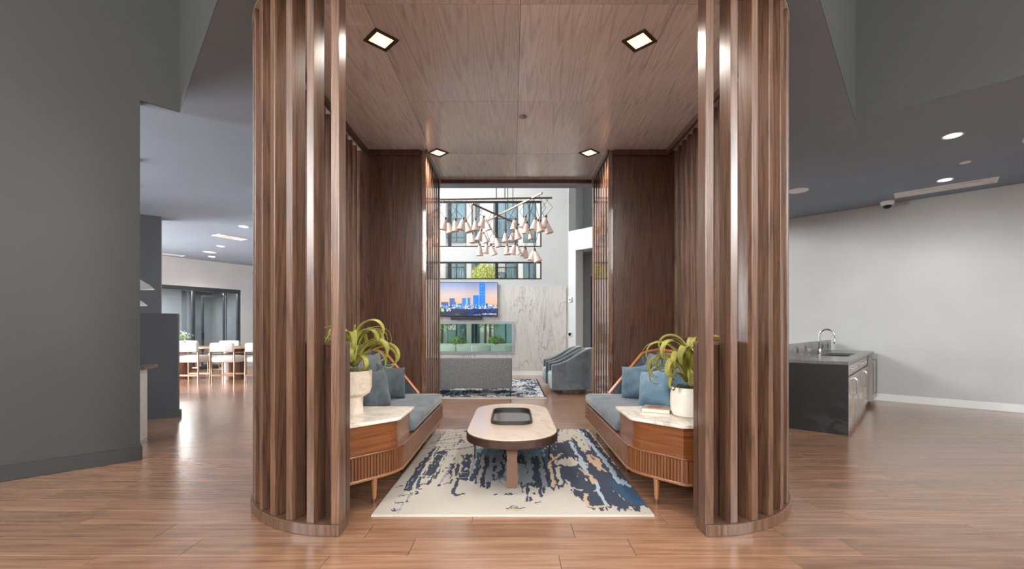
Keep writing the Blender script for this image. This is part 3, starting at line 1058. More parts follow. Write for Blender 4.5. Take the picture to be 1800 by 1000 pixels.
# ================================================================== RUG WITH ITS WOVEN PATTERN
RUG_MARKS = [
('p','navy',0,[(0.522,0.248),(0.529,0.205),(0.557,0.197),(0.618,0.205),(0.673,0.193),(0.708,0.213),(0.73,0.248),(0.753,0.197),(0.718,0.157),(0.764,0.134),(0.768,0.084),(0.783,0.05),(0.825,0.037),(0.857,0.05),(0.903,0.037),(0.947,0.031),(0.959,0.009),(0.982,0.05),(1.008,0.057),(0.989,1.033),(0.801,1.033),(0.684,0.95),(0.533,0.874)]),
('p','blue',0,[(0.92,0.275),(0.959,0.239),(0.994,0.188),(1.007,0.057),(0.985,0.057),(0.937,0.084),(0.916,0.157)]),
('p','teal',0,[(0.529,0.659),(0.673,0.644),(0.661,0.522),(0.596,0.51),(0.527,0.561)]),
('p','cream',0,[(0.796,0.95),(0.882,1.012),(0.941,0.991),(0.878,0.855),(0.839,0.769),(0.762,0.752)]),
('p','cream',0,[(0.859,0.991),(0.921,0.95),(0.925,0.855),(0.941,0.72),(0.921,0.616),(0.88,0.595),(0.874,0.689),(0.871,0.82)]),
('p','beige',0,[(0.876,0.574),(0.925,0.548),(0.934,0.485),(0.929,0.416),(0.936,0.342),(0.904,0.373),(0.877,0.45)]),
('p','cream',0,[(0.711,0.485),(0.796,0.529),(0.844,0.473),(0.872,0.45),(0.862,0.427),(0.777,0.421),(0.709,0.438)]),
('p','grey',0,[(0.526,0.462),(0.563,0.438),(0.562,0.312),(0.606,0.257),(0.562,0.222),(0.522,0.257)]),
('l','grey',0.0548,[(0.575,0.602),(0.582,0.438),(0.581,0.332),(0.569,0.275)]),
('l','grey',0.0382,[(0.637,0.602),(0.641,0.462),(0.638,0.332),(0.638,0.222)]),
('l','light',0.0336,[(0.841,0.752),(0.84,0.602),(0.844,0.473),(0.84,0.332)]),
('l','beige',0.0336,[(0.84,0.332),(0.852,0.239)]),
('l','light',0.0242,[(0.852,0.239),(0.849,0.165),(0.849,0.098),(0.852,0.063)]),
('l','beige',0.0261,[(0.852,0.063),(0.811,0.05),(0.78,0.057),(0.782,0.127),(0.794,0.149)]),
('l','light',0.0397,[(0.927,1.012),(0.948,0.752),(0.961,0.548),(0.959,0.405),(0.96,0.293),(0.967,0.239),(0.981,0.217),(0.979,0.261)]),
('l','beige',0.0274,[(0.7,0.561),(0.707,0.497),(0.68,0.45),(0.677,0.332),(0.673,0.213)]),
('l','beige',0.0197,[(0.707,0.497),(0.758,0.574)]),
('l','cream',0.0292,[(0.724,0.41),(0.709,0.383),(0.705,0.312),(0.711,0.266),(0.698,0.23)]),
('l','beige',0.0193,[(0.821,0.389),(0.829,0.312)]),
('l','cream',0.017,[(0.831,0.172),(0.848,0.176)]),
('l','cream',0.0192,[(0.732,0.266),(0.743,0.205),(0.785,0.176)]),
('l','navy',0.0225,[(0.565,0.205),(0.555,0.142),(0.554,0.094),(0.567,0.094),(0.565,0.119)]),
('l','navy',0.017,[(0.618,0.213),(0.611,0.172),(0.611,0.127)]),
('l','navy',0.0156,[(0.537,0.205),(0.536,0.165)]),
('l','navy',0.0171,[(0.627,0.197),(0.625,0.157)]),
('l','navy',0.0152,[(0.586,0.157),(0.589,0.142)]),
('l','navy',0.0101,[(0.583,0.077),(0.605,0.087)]),
('l','navy',0.0127,[(0.497,0.052),(0.52,0.05)]),
('l','navy',0.0098,[(0.497,0.037),(0.508,0.039),(0.543,0.044)]),
('l','gold',0.0179,[(0.497,0.028),(0.518,0.026)]),
('l','navy',0.0112,[(0.774,0.045),(0.792,0.047)]),
('l','navy',0.0098,[(0.813,0.042),(0.842,0.045)]),
('l','navy',0.0097,[(0.824,0.031),(0.843,0.031)]),
('l','navy',0.0083,[(0.9,0.03),(0.932,0.03)]),
('p','grey',0,[(0.377,0.602),(0.459,0.63),(0.475,0.275),(0.397,0.248),(0.378,0.332)]),
('p','teal',0,[(0.287,0.659),(0.459,0.652),(0.461,0.574),(0.38,0.548),(0.302,0.574)]),
('l','navy',0.067,[(0.078,0.659),(0.071,0.497),(0.064,0.383),(0.067,0.266),(0.067,0.188)]),
('l','navy',0.0928,[(0.127,0.602),(0.128,0.462),(0.124,0.362),(0.112,0.322)]),
('l','cream',0.0127,[(0.083,0.659),(0.083,0.45),(0.084,0.312),(0.086,0.205)]),
('l','grey',0.0087,[(0.086,0.205),(0.09,0.105),(0.09,0.05),(0.091,0.006)]),
('l','navy',0.0817,[(0.265,0.548),(0.282,0.383),(0.285,0.275)]),
('l','navy',0.0235,[(0.261,0.293),(0.259,0.205),(0.262,0.157),(0.279,0.134),(0.303,0.149)]),
('l','navy',0.0502,[(0.322,0.574),(0.335,0.383),(0.323,0.275)]),
('l','blue',0.0477,[(0.324,0.561),(0.335,0.405)]),
('l','navy',0.0373,[(0.368,0.548),(0.372,0.352),(0.372,0.205)]),
('l','navy',0.0465,[(0.462,0.63),(0.458,0.383),(0.444,0.312)]),
('l','navy',0.0234,[(0.413,0.416),(0.416,0.362)]),
('l','navy',0.0286,[(0.408,0.51),(0.406,0.45)]),
('l','navy',0.0169,[(0.413,0.322),(0.416,0.275),(0.433,0.279),(0.462,0.303)]),
('l','navy',0.0301,[(0.204,0.438),(0.22,0.293)]),
('l','navy',0.025,[(0.23,0.438),(0.249,0.312)]),
('l','grey',0.0138,[(0.199,0.416),(0.199,0.322),(0.193,0.248)]),
('l','navy',0.0248,[(0.132,0.293),(0.089,0.293),(0.106,0.205)]),
('l','navy',0.0214,[(0.145,0.312),(0.14,0.23),(0.107,0.23)]),
('l','navy',0.0193,[(0.148,0.416),(0.16,0.284)]),
('l','navy',0.0196,[(0.185,0.394),(0.18,0.352)]),
('l','navy',0.0192,[(0.391,0.248),(0.395,0.188)]),
('l','navy',0.0145,[(0.402,0.248),(0.404,0.201)]),
('l','navy',0.0132,[(0.342,0.275),(0.346,0.239)]),
('l','navy',0.0136,[(0.428,0.138),(0.439,0.148)]),
('l','navy',0.0136,[(0.472,0.138),(0.479,0.145)]),
('l','navy',0.0136,[(0.491,0.148),(0.497,0.138)]),
('l','navy',0.0135,[(0.055,0.13),(0.082,0.14)]),
('l','navy',0.013,[(0.051,0.084),(0.085,0.082)]),
('l','navy',0.0124,[(0.06,0.028),(0.084,0.031)]),
('l','navy',0.0125,[(0.071,0.044),(0.08,0.022)]),
('l','navy',0.0144,[(0.186,0.205),(0.189,0.226)]),
('l','navy',0.0148,[(0.23,0.239),(0.234,0.266)]),
('l','navy',0.0146,[(0.207,0.23),(0.221,0.235)]),
('l','navy',0.0137,[(0.092,0.172),(0.097,0.138)]),
('l','navy',0.0137,[(0.106,0.165),(0.12,0.157),(0.116,0.142)]),
('l','navy',0.0131,[(0.097,0.105),(0.098,0.091)]),
('l','navy',0.0141,[(0.109,0.193),(0.125,0.188)]),
('l','navy',0.0143,[(0.017,0.205),(0.033,0.213)]),
('l','navy',0.0142,[(0.05,0.205),(0.07,0.193)]),
('l','grey',0.0168,[(0.0,0.864),(0.172,0.95)]),
('l','grey',0.0164,[(0.035,0.82),(0.206,0.892)]),
('l','navy',0.016,[(0.034,0.752),(0.217,0.855)]),
('l','navy',0.0154,[(0.025,0.72),(0.22,0.749)]),
('l','grey',0.0152,[(0.045,0.681),(0.289,0.736)]),
('l','grey',0.0149,[(0.012,0.644),(0.185,0.689)]),
('l','navy',0.0149,[(0.195,0.63),(0.32,0.704)]),
('l','navy',0.0146,[(0.132,0.63),(0.245,0.652)]),
('l','navy',0.0224,[(0.194,0.752),(0.204,0.785),(0.199,0.76)]),
('p','cream',0,[(0.184,0.522),(0.239,0.548),(0.257,0.497),(0.223,0.467),(0.188,0.497)]),
('l','cream',0.0124,[(0.297,0.485),(0.305,0.352),(0.311,0.239)]),
('l','cream',0.0134,[(0.1,0.561),(0.144,0.548),(0.148,0.352)]),
('l','cream',0.012,[(0.151,0.616),(0.144,0.497)]),
('l','grey',0.0241,[(0.301,0.561),(0.308,0.438),(0.31,0.312)]),
('l','cream',0.0087,[(0.266,0.342),(0.293,0.342)]),
('l','cream',0.0085,[(0.271,0.293),(0.294,0.298)]),
('l','cream',0.0104,[(0.251,0.383),(0.26,0.284)]),
('l','navy',0.0126,[(0.479,0.042),(0.497,0.047)])
]


def srgb_arr(c):
    c = np.array(c, dtype=float) / 255.0
    return np.where(c <= 0.04045, c / 12.92, ((c + 0.055) / 1.055) ** 2.4)


class VNoise:
    def __init__(self, seed):
        self.t = np.random.RandomState(seed).rand(256, 256)

    def __call__(self, x, y):
        xi, yi = np.floor(x).astype(int), np.floor(y).astype(int)
        fx, fy = x - xi, y - yi
        fx, fy = fx * fx * (3 - 2 * fx), fy * fy * (3 - 2 * fy)
        g = lambda a, b: self.t[a % 256, b % 256]
        return (g(xi, yi) * (1 - fx) + g(xi + 1, yi) * fx) * (1 - fy) + (g(xi, yi + 1) * (1 - fx) + g(xi + 1, yi + 1) * fx) * fy


RUGCOL = {'navy': (66, 72, 86), 'light': (164, 178, 192), 'beige': (188, 164, 138), 'blue': (60, 82, 106), 'grey': (142, 146, 150),
          'cream': (184, 177, 167), 'teal': (112, 142, 160), 'gold': (200, 160, 96)}


def rug_paint(u, v, W, L):
    n1, n2, n3 = VNoise(1), VNoise(2), VNoise(3)
    x, y = u * W, v * L
    # brushed, ragged outlines
    dx = (n1(x * 60, y * 22) - 0.5) * 0.030 + (n2(x * 16, y * 9) - 0.5) * 0.03
    dy = (n2(x * 70, y * 14) - 0.5) * 0.16 + (n1(x * 22, y * 8) - 0.5) * 0.05
    X, Y = x + dx, y + dy
    col = np.zeros(u.shape + (3,))
    col[:] = srgb_arr(RUGCOL['cream'])
    for kind, c, w, pts in RUG_MARKS:
        P = [(p[0] * W, p[1] * L) for p in pts]
        if kind == 'p':
            ins = np.zeros(u.shape, bool)
            for i in range(len(P)):
                (xa, ya), (xb, yb) = P[i - 1], P[i]
                if ya == yb:
                    continue
                c1 = ((ya > Y) != (yb > Y)) & (X < (xb - xa) * (Y - ya) / (yb - ya) + xa)
                ins ^= c1
            mask = ins
        else:
            fine = w < 0.03
            Xq, Yq = (x + dx * 0.5, y + dy * 0.25) if fine else (x + dx * 0.9, y + dy * 0.6)
            mask = np.zeros(u.shape, bool)
            for (xa, ya), (xb, yb) in zip(P[:-1], P[1:]):
                ll = (xb - xa) ** 2 + (yb - ya) ** 2 + 1e-9
                t = np.clip(((Xq - xa) * (xb - xa) + (Yq - ya) * (yb - ya)) / ll, 0, 1)
                dd = np.hypot(Xq - xa - t * (xb - xa), Yq - ya - t * (yb - ya))
                mask |= dd < w * 0.5 + 0.002
        col[mask] = srgb_arr(RUGCOL[c])
    # dry-brush flecks of the ground colour inside the dark field, long in the warp direction
    dark = col.sum(axis=2) < 0.45
    fl = (n3(x * 75, y * 11) > 0.80) & (n2(x * 5 + 9, y * 2.5) > 0.42 + 0.35 * (u > 0.6) * (v < 0.62))
    col[dark & fl] = srgb_arr(RUGCOL['cream'])
    lt = ~dark & (n3(x * 60 + 40, y * 9) > 0.83) & (v > 0.42) & (n1(x * 4, y * 3) > 0.4)
    col[lt] = srgb_arr((92, 100, 114))
    return col


def rug_paint_lounge(u, v, W, L):
    n1, n2 = VNoise(11), VNoise(12)
    x, y = u * W, v * L
    a = n1(x * 30, y * 9) * 0.5 + n2(x * 7, y * 4) * 0.5 + 0.25 * (n1(x * 60, y * 24) - 0.5)
    col = np.zeros(u.shape + (3,))
    col[:] = srgb_arr((206, 204, 200))
    col[a > 0.48] = srgb_arr((104, 114, 128))
    col[a > 0.60] = srgb_arr((74, 82, 98))
    e = 0.012
    col[(u < e) | (u > 1 - e) | (v < e) | (v > 1 - e)] = srgb_arr((60, 64, 74))
    return col


def make_rug(name, x0, x1, y0, y1, nu, nv, fn, label, th=0.014):
    W, L = x1 - x0, y1 - y0
    uu, vv = np.meshgrid(np.linspace(0, 1, nu + 1), np.linspace(0, 1, nv + 1))
    zz = np.full(uu.shape, th)
    verts = np.stack([x0 + uu * W, y0 + vv * L, zz], axis=-1).reshape(-1, 3)
    i, j = np.meshgrid(np.arange(nu), np.arange(nv))
    a = (j * (nu + 1) + i).ravel()
    faces = np.stack([a, a + 1, a + nu + 2, a + nu + 1], axis=1)
    cols = fn((uu[:-1, :-1] + uu[1:, 1:]) / 2, (vv[:-1, :-1] + vv[1:, 1:]) / 2, W, L).reshape(-1, 3)
    # edge skirt, bound in the ground colour
    vs = verts.tolist()
    fs = faces.tolist()
    b = len(vs)
    rim = [(0, 0), (nu, 0), (nu, nv), (0, nv)]
    cor = [jj * (nu + 1) + ii for ii, jj in rim]
    for c in cor:
        p = vs[c]
        vs.append([p[0] + (0.004 if p[0] > (x0 + x1) / 2 else -0.004), p[1] + (0.004 if p[1] > (y0 + y1) / 2 else -0.004), 0.001])
    for k in range(4):
        fs.append([cor[k], b + k, b + (k + 1) % 4, cor[(k + 1) % 4]])
    fs.append([b + 3, b + 2, b + 1, b])
    me = bpy.data.meshes.new(name)
    me.from_pydata(vs, [], fs)
    at = me.color_attributes.new('pattern', 'FLOAT_COLOR', 'CORNER')
    cc = np.ones((len(me.loops), 4), dtype=np.float32)
    cc[:, :3] = srgb_arr((196, 186, 172))
    cc[:len(cols) * 4, :3] = np.repeat(cols, 4, axis=0)
    at.data.foreach_set('color', cc.ravel())
    me.materials.append(MT['rug'])
    o = bpy.data.objects.new(name, me)
    COL.objects.link(o)
    mesh_object_origin(o, ((x0 + x1) / 2, (y0 + y1) / 2, 0))
    return tag(o, label, 'rug')


make_rug('area_rug', -0.978, 0.990, 3.09, 5.76, 300, 380, rug_paint, 'cream and navy abstract brushstroke rug under the oval coffee table')
make_rug('area_rug', -3.0, 0.66, 8.45, 11.65, 200, 170, rug_paint_lounge, 'mottled blue grey rug under the sofa in the lounge')

# ================================================================== COFFEE TABLE AND TRAY
def stadium(cx, cy, hw, hl, r, n=10):
    pts = []
    for (sx, sy, a0) in ((1, -1, -90), (1, 1, 0), (-1, 1, 90), (-1, -1, 180)):
        for k in range(n + 1):
            a = math.radians(a0 + 90 * k / n)
            pts.append((cx + sx * (hw - r) + r * math.cos(a), cy + sy * (hl - r) + r * math.sin(a)))
    return pts


TX, TY = 0.0, 4.32
ct = thing('coffee_table', (TX, TY, 0.014), 'oval coffee table with cream stone top and dark bronze edge', 'table')
MB().prism(stadium(TX, TY, 0.392, 0.87, 0.386), 0.368, 0.432).build('edge_band', 'bronze', ct, bevel=0.004, seg=1)
MB().prism(stadium(TX, TY, 0.386, 0.864, 0.38), 0.432, 0.442).build('stone_top', 'table_marble', ct, bevel=0.003, seg=1)
for sy in (-1, 1):
    yl = TY + sy * 0.70
    g = MB()
    prof = [(-0.028, 0.014), (0.028, 0.014), (0.037, 0.018), (0.042, 0.03), (0.042, 0.28), (0.05, 0.33), (0.075, 0.368), (-0.075, 0.368), (-0.05, 0.33), (-0.042, 0.28), (-0.042, 0.03), (-0.037, 0.018)]
    g.prism([(TX + a, b) for a, b in prof], yl - 0.02, yl + 0.02, 'y')
    g.build('panel_leg', 'bronze_leg', ct)
for sx in (-1, 1):
    for yy in (TY + 0.12, ):
        MB().tube([(TX + sx * 0.372, yy, 0.014), (TX + sx * 0.372, yy, 0.368)], 0.006, 8).build('rod_leg', 'black_metal', ct)

tr = thing('serving_tray', (-0.003, 4.36, 0.442), 'dark oval serving tray with mirrored base on the coffee table', 'tray')
tcx, tcy = -0.003, 4.36
MB().prism(stadium(tcx, tcy, 0.187, 0.355, 0.12), 0.442, 0.449).build('tray_base', 'tray_glass', tr)
o_, i_ = stadium(tcx, tcy, 0.193, 0.362, 0.125), stadium(tcx, tcy, 0.181, 0.350, 0.113)
n_ = len(o_)
rm = MB().add([(p[0], p[1], z) for z in (0.442, 0.476) for p in o_] + [(p[0], p[1], z) for z in (0.442, 0.476) for p in i_],
              [(k, (k + 1) % n_, n_ + (k + 1) % n_, n_ + k) for k in range(n_)]
              + [(2 * n_ + (k + 1) % n_, 2 * n_ + k, 3 * n_ + k, 3 * n_ + (k + 1) % n_) for k in range(n_)]
              + [(n_ + k, n_ + (k + 1) % n_, 3 * n_ + (k + 1) % n_, 3 * n_ + k) for k in range(n_)]
              + [((k + 1) % n_, k, 2 * n_ + k, 2 * n_ + (k + 1) % n_) for k in range(n_)])
rm.build('tray_rim', 'tray_metal', tr)

# ================================================================== PLANTERS
def curly_leaf(m, c, az, reach, rise, start, curl, width, rnd):
    """a ribbon leaf that rises from the heart, arches over and curls back under"""
    n = 22
    d = Vector((math.cos(az), math.sin(az), 0))
    side = Vector((-d.y, d.x, 0))
    tw = rnd.uniform(-0.6, 0.6)
    P = []
    p = Vector(c)
    L = (reach + rise) * 1.5 / n
    ang = start
    drift = rnd.uniform(-0.35, 0.35)
    for k in range(n + 1):
        P.append(p.copy())
        t = k / n
        ang -= curl * (0.15 + 1.7 * t) / n
        dd = d * math.cos(drift * t) + side * math.sin(drift * t * 2)
        p = p + (dd * math.cos(ang) + Vector((0, 0, 1)) * math.sin(ang)) * L * (1.12 - 0.3 * t)
    vs = []
    for k, q in enumerate(P):
        t = k / n
        w = width * (0.8 + 0.35 * math.sin(PI * min(1, t * 1.1))) * max(0.04, (1 - t ** 4))
        tg = (P[min(k + 1, n)] - P[max(k - 1, 0)]).normalized()
        sd = (side * math.cos(tw * t) + tg.cross(side) * math.sin(tw * t)).normalized()
        nm = tg.cross(sd).normalized()
        vs += [q - sd * w / 2 + nm * w * 0.14, q - nm * w * 0.05, q + sd * w / 2 + nm * w * 0.14]
    th = 0.0022
    m.add([tuple(v) for v in vs], [(3 * k + j, 3 * k + j + 1, 3 * k + j + 4, 3 * k + j + 3) for k in range(n) for j in range(2)], True)
    return m


def curly_plant(t, c, seed, n, R, lo=4.2, hi=5.8):
    rnd = random.Random(seed)
    for k in range(n):
        az = k * 2.399963 + rnd.uniform(-0.3, 0.3)
        lay = k / n
        reach = R * (1.1 - 0.15 * lay) * rnd.uniform(0.8, 1.15)
        m = MB()
        cc = Vector(c) + Vector((math.cos(az) * 0.035, math.sin(az) * 0.035, 0.02 + 0.06 * (1 - lay)))
        curly_leaf(m, cc, az, reach, reach * rnd.uniform(0.75, 1.1), 1.8 - 0.95 * lay + rnd.uniform(-0.15, 0.15), rnd.uniform(lo, hi), rnd.uniform(0.036, 0.058), rnd)
        o = m.build('leaf', 'leaf', t)
        md = o.modifiers.new('thickness', 'SOLIDIFY')
        md.thickness = 0.0025
    # a few thin wiry leaves
    for k in range(5):
        az = rnd.uniform(0, 6.28)
        m = MB()
        curly_leaf(m, Vector(c) + Vector((0, 0, 0.03)), az, R * 1.3, R * 1.2, rnd.uniform(1.2, 1.6), rnd.uniform(3.6, 5.0), 0.008, rnd)
        o = m.build('leaf', 'leaf', t)
        md = o.modifiers.new('thickness', 'SOLIDIFY')
        md.thickness = 0.002


def moss(t, c, r, mat, seed):
    rnd = random.Random(seed)
    m = MB()
    for k in range(170):
        a, q = rnd.uniform(0, 6.28), r * math.sqrt(rnd.random())
        p = Vector(c) + Vector((q * math.cos(a), q * math.sin(a), 0))
        d = Vector((rnd.uniform(-1, 1), rnd.uniform(-1, 1), rnd.uniform(0.3, 1.0))).normalized()
        l = rnd.uniform(0.015, 0.045)
        sd = d.cross(Vector((rnd.random(), rnd.random(), rnd.random()))).normalized() * 0.006
        m.add([p - sd, p + sd, p + d * l], [(0, 1, 2)])
    m.lathe([(r, -0.02), (r * 0.9, 0.0), (r * 0.5, 0.015), (0.004, 0.02)], 16, c)
    return tag(m.build('moss', mat, t), kind='stuff')


ZT = 0.622
fp = thing('potted_plant', (-1.30, 3.62, ZT), 'curly olive air plant in footed alabaster planter on the left end table', 'plant', 'curly potted plants')
MB().lathe([(0.082, 0), (0.086, 0.01), (0.080, 0.07), (0.084, 0.132), (0.10, 0.142), (0.135, 0.165), (0.15, 0.21), (0.152, 0.345), (0.146, 0.35), (0.138, 0.345), (0.136, 0.30), (0.01, 0.30)], 36, (-1.30, 3.62, ZT)).build('pot', 'alabaster', fp)
moss(fp, (-1.30, 3.62, ZT + 0.345), 0.13, 'moss_pale', 5)
curly_plant(fp, (-1.30, 3.62, ZT + 0.36), 21, 32, 0.19)
rp = thing('potted_plant', (1.40, 3.50, ZT), 'curly olive air plant in round white ceramic pot on the right end table', 'plant', 'curly potted plants')
MB().lathe([(0.10, 0), (0.125, 0.012), (0.142, 0.05), (0.147, 0.11), (0.143, 0.18), (0.134, 0.228), (0.128, 0.23), (0.123, 0.222), (0.122, 0.19), (0.01, 0.19)], 36, (1.40, 3.50, ZT)).build('pot', 'white_ceramic', rp)
moss(rp, (1.40, 3.50, ZT + 0.222), 0.118, 'moss', 6)
curly_plant(rp, (1.40, 3.50, ZT + 0.25), 33, 34, 0.195)

bk = thing('book', (1.20, 3.70, ZT), 'thick closed book lying on the right marble end table', 'book', rz=math.radians(-28))
MB().box(-0.10, 0.12, -0.085, 0.085, 0.004, 0.032).build('pages', 'paper', bk, world=False)
cv = MB().box(-0.104, 0.125, -0.09, 0.09, 0.0, 0.004).box(-0.104, 0.125, -0.09, 0.09, 0.032, 0.036).box(-0.104, -0.100, -0.09, 0.09, 0.004, 0.032)
cv.build('cover', solid('book_cover', rgb(158, 146, 134), 0.35), bk, world=False)
MB().box(-0.06, 0.05, -0.05, 0.06, 0.036, 0.0366).build('cover_picture', solid('book_picture', rgb(150, 98, 72), 0.35), bk, world=False)

# ================================================================== PAVILION DOWNLIGHTS
def downlight(x, y, label, power):
    t = thing('recessed_downlight', (x, y, ZS), label, 'light', 'square downlights of the pavilion', rz=PI / 4)
    f = MB()
    for a, b, z0, z1 in ((0.1, 0.086, -0.009, 0.0), (0.088, 0.072, -0.006, 0.0)):
        f.box(-a, a, -a, -b, z0, z1).box(-a, a, b, a, z0, z1).box(-a, -b, -b, b, z0, z1).box(b, a, -b, b, z0, z1)
    f.build('trim', 'bronze', t, world=False)
    MB().box(-0.072, 0.072, -0.072, 0.072, -0.0035, -0.0005).build('reflector', 'reflector', t, world=False)
    MB().lathe([(0.036, -0.007), (0.036, -0.0035)], 20, (0.014, 0.014, 0)).build('lamp', 'lamp_warm', t, world=False)
    spot('pavilion_lamp', (0, 0, -0.03), power, t, 150, 0.8)
    return t


downlight(-1.03, 3.49, 'square warm downlight in the oak ceiling, near left', 88)
downlight(1.005, 3.50, 'square warm downlight in the oak ceiling, near right', 88)
downlight(-0.95, 5.71, 'square warm downlight in the oak ceiling, far left', 72)
downlight(0.995, 5.71, 'square warm downlight in the oak ceiling, far right', 72)
sp = thing('sprinkler_cover', (0.115, 4.74, ZS), 'small round cover plate in the oak ceiling', 'sprinkler')
MB().lathe([(0.032, -0.014), (0.04, -0.011), (0.04, -0.004), (0.03, 0.0)], 24, (0.115, 4.74, ZS)).build('plate', solid('mauve_plate', rgb(150, 132, 128), 0.4), sp)

# ================================================================== LOUNGE: MARBLE, TELEVISION, CHANDELIER, SEATING
mp = holed([-3.55, 1.547], [0.144, 2.54], [(-2.75, 0.065, 0.616, 1.544)], 0.022).build('marble_cladding', 'wall_marble')
mp.location = (0, FY - 0.024, 0)
tag(mp, 'grey veined marble slab cladding the lounge wall around the low window', 'marble panel')


def screen_paint(u, v):
    n = VNoise(44)
    c = np.zeros(u.shape + (3,))
    top, mid, low = (srgb_arr(k) for k in ((112, 140, 190), (196, 176, 172), (226, 164, 112)))
    t = np.clip((v - 0.28) / 0.72, 0, 1)[..., None]
    c[:] = np.where(t > 0.5, mid + (top - mid) * (t - 0.5) * 2, low + (mid - low) * t * 2)
    B = [(0.06, 0.18, .42, (70, 70, 130)), (0.20, 0.285, .53, (48, 76, 150)), (0.25, 0.31, .43, (44, 96, 176)), (0.33, 0.41, .38, (70, 130, 190)),
         (0.41, 0.48, .54, (40, 118, 196)), (0.475, 0.50, .55, (150, 190, 235)), (0.50, 0.55, .55, (50, 120, 190)), (0.595, 0.69, .62, (22, 122, 214)),
         (0.69, 0.715, .62, (120, 180, 235)), (0.70, 0.80, 1.0, (14, 116, 220)), (0.80, 0.84, .38, (40, 80, 150)), (0.86, 0.92, .34, (60, 110, 190))]
    for a, b, h, k in B:
        c[(u > a) & (u < b) & (v < h)] = srgb_arr(k)
    win = (u > 0.705) & (u < 0.80) & ((v * 34).astype(int) % 3 == 0) & (n(u * 90, v * 60) > 0.55)
    c[win] = srgb_arr((70, 160, 235))
    lo = (v < 0.34) & (v > 0.2)
    c[lo & (n(u * 70, v * 30) > 0.45)] = srgb_arr((90, 150, 210))
    c[lo & (n(u * 60 + 5, v * 40) > 0.7)] = srgb_arr((225, 225, 230))
    c[lo & (n(u * 60 + 25, v * 40) < 0.3)] = srgb_arr((36, 44, 92))
    dk = v < 0.2 + 0.02 * n(u * 20, v * 0)
    c[dk] = srgb_arr((20, 32, 66))
    c[dk & (u > 0.5) & (n(u * 40, v * 40) > 0.6)] = srgb_arr((28, 52, 120))
    c[(np.abs(v - 0.06 - (u - 0.29) * -0.45) < 0.012) & (u > 0.29) & (u < 0.37)] = srgb_arr((120, 90, 100))
    c[((u - 0.085) * 1.78) ** 2 + (v - 0.175) ** 2 < 0.055 ** 2] = srgb_arr((150, 190, 70))
    c[((u - 0.09) * 1.78) ** 2 + (v - 0.17) ** 2 < 0.016 ** 2] = srgb_arr((226, 234, 170))
    # letters: a r v, then a fine caption
    G = {'a': ["0110", "0001", "0111", "1001", "0111"], 'r': ["1011", "1100", "1000", "1000", "1000"], 'v': ["1001", "1001", "1001", "0110", "0110"]}
    for q, ch in enumerate('arv'):
        for r_, row in enumerate(G[ch]):
            for c_, bit in enumerate(row):
                if bit == '1':
                    x0, y0 = 0.145 + q * 0.027 + c_ * 0.0055, 0.195 - r_ * 0.0105
                    c[(u >= x0) & (u < x0 + 0.0056) & (v <= y0) & (v > y0 - 0.0106)] = srgb_arr((240, 240, 240))
    cap = (v > 0.045) & (v < 0.075) & (u > 0.75) & (u < 0.985) & (n(u * 260, v * 50) > 0.42)
    c[cap] = srgb_arr((214, 222, 236))
    c[(v > 0.02) & (v < 0.04) & (u > 0.6) & (u < 0.73) & (n(u * 200, 3 + 0 * v) > 0.35)] = srgb_arr((140, 170, 210))
    return c


def make_screen(name, x0, x1, z0, z1, y, nu, nv, parent):
    org = parent_origin(parent)
    uu, vv = np.meshgrid(np.linspace(0, 1, nu + 1), np.linspace(0, 1, nv + 1))
    verts = np.stack([x0 + uu * (x1 - x0) - org.x, np.full(uu.shape, y - org.y), z0 + vv * (z1 - z0) - org.z], axis=-1).reshape(-1, 3)
    i, j = np.meshgrid(np.arange(nu), np.arange(nv))
    a = (j * (nu + 1) + i).ravel()
    faces = np.stack([a, a + 1, a + nu + 2, a + nu + 1], axis=1)
    cols = screen_paint((uu[:-1, :-1] + uu[1:, 1:]) / 2, (vv[:-1, :-1] + vv[1:, 1:]) / 2).reshape(-1, 3)
    me = bpy.data.meshes.new(name)
    me.from_pydata(verts.tolist(), [], faces.tolist())
    at = me.color_attributes.new('pattern', 'FLOAT_COLOR', 'CORNER')
    cc = np.ones((len(me.loops), 4), dtype=np.float32)
    cc[:, :3] = np.repeat(cols, 4, axis=0)
    at.data.foreach_set('color', cc.ravel())
    me.materials.append(MT['screen'])
    o = bpy.data.objects.new(name, me)
    COL.objects.link(o)
    o.parent = parent
    return o


tv = thing('television', (-1.265, FY - 0.06, 2.17), 'wall mounted television showing a blue city skyline at dusk', 'television')
MB().box(-2.125, -0.405, FY - 0.11, FY - 0.05, 1.685, 2.655).build('casing', 'black_plastic', tv, bevel=0.004, seg=1)
MB().box(-1.6, -0.9, FY - 0.05, FY - 0.024, 1.95, 2.35).build('wall_mount', 'black_metal', tv)
make_screen('screen', -2.112, -0.418, 1.70, 2.643, FY - 0.1115, 220, 122, tv)
sb = thing('soundbar', (-1.3, FY - 0.06, 1.60), 'black soundbar mounted under the television', 'speaker')
MB().box(-1.74, -0.84, FY - 0.12, FY - 0.024, 1.60, 1.68).build('body', 'black_plastic', sb, bevel=0.006)
MB().box(-1.72, -0.86, FY - 0.122, FY - 0.12, 1.615, 1.668).build('grille', 'grey_frame', sb)

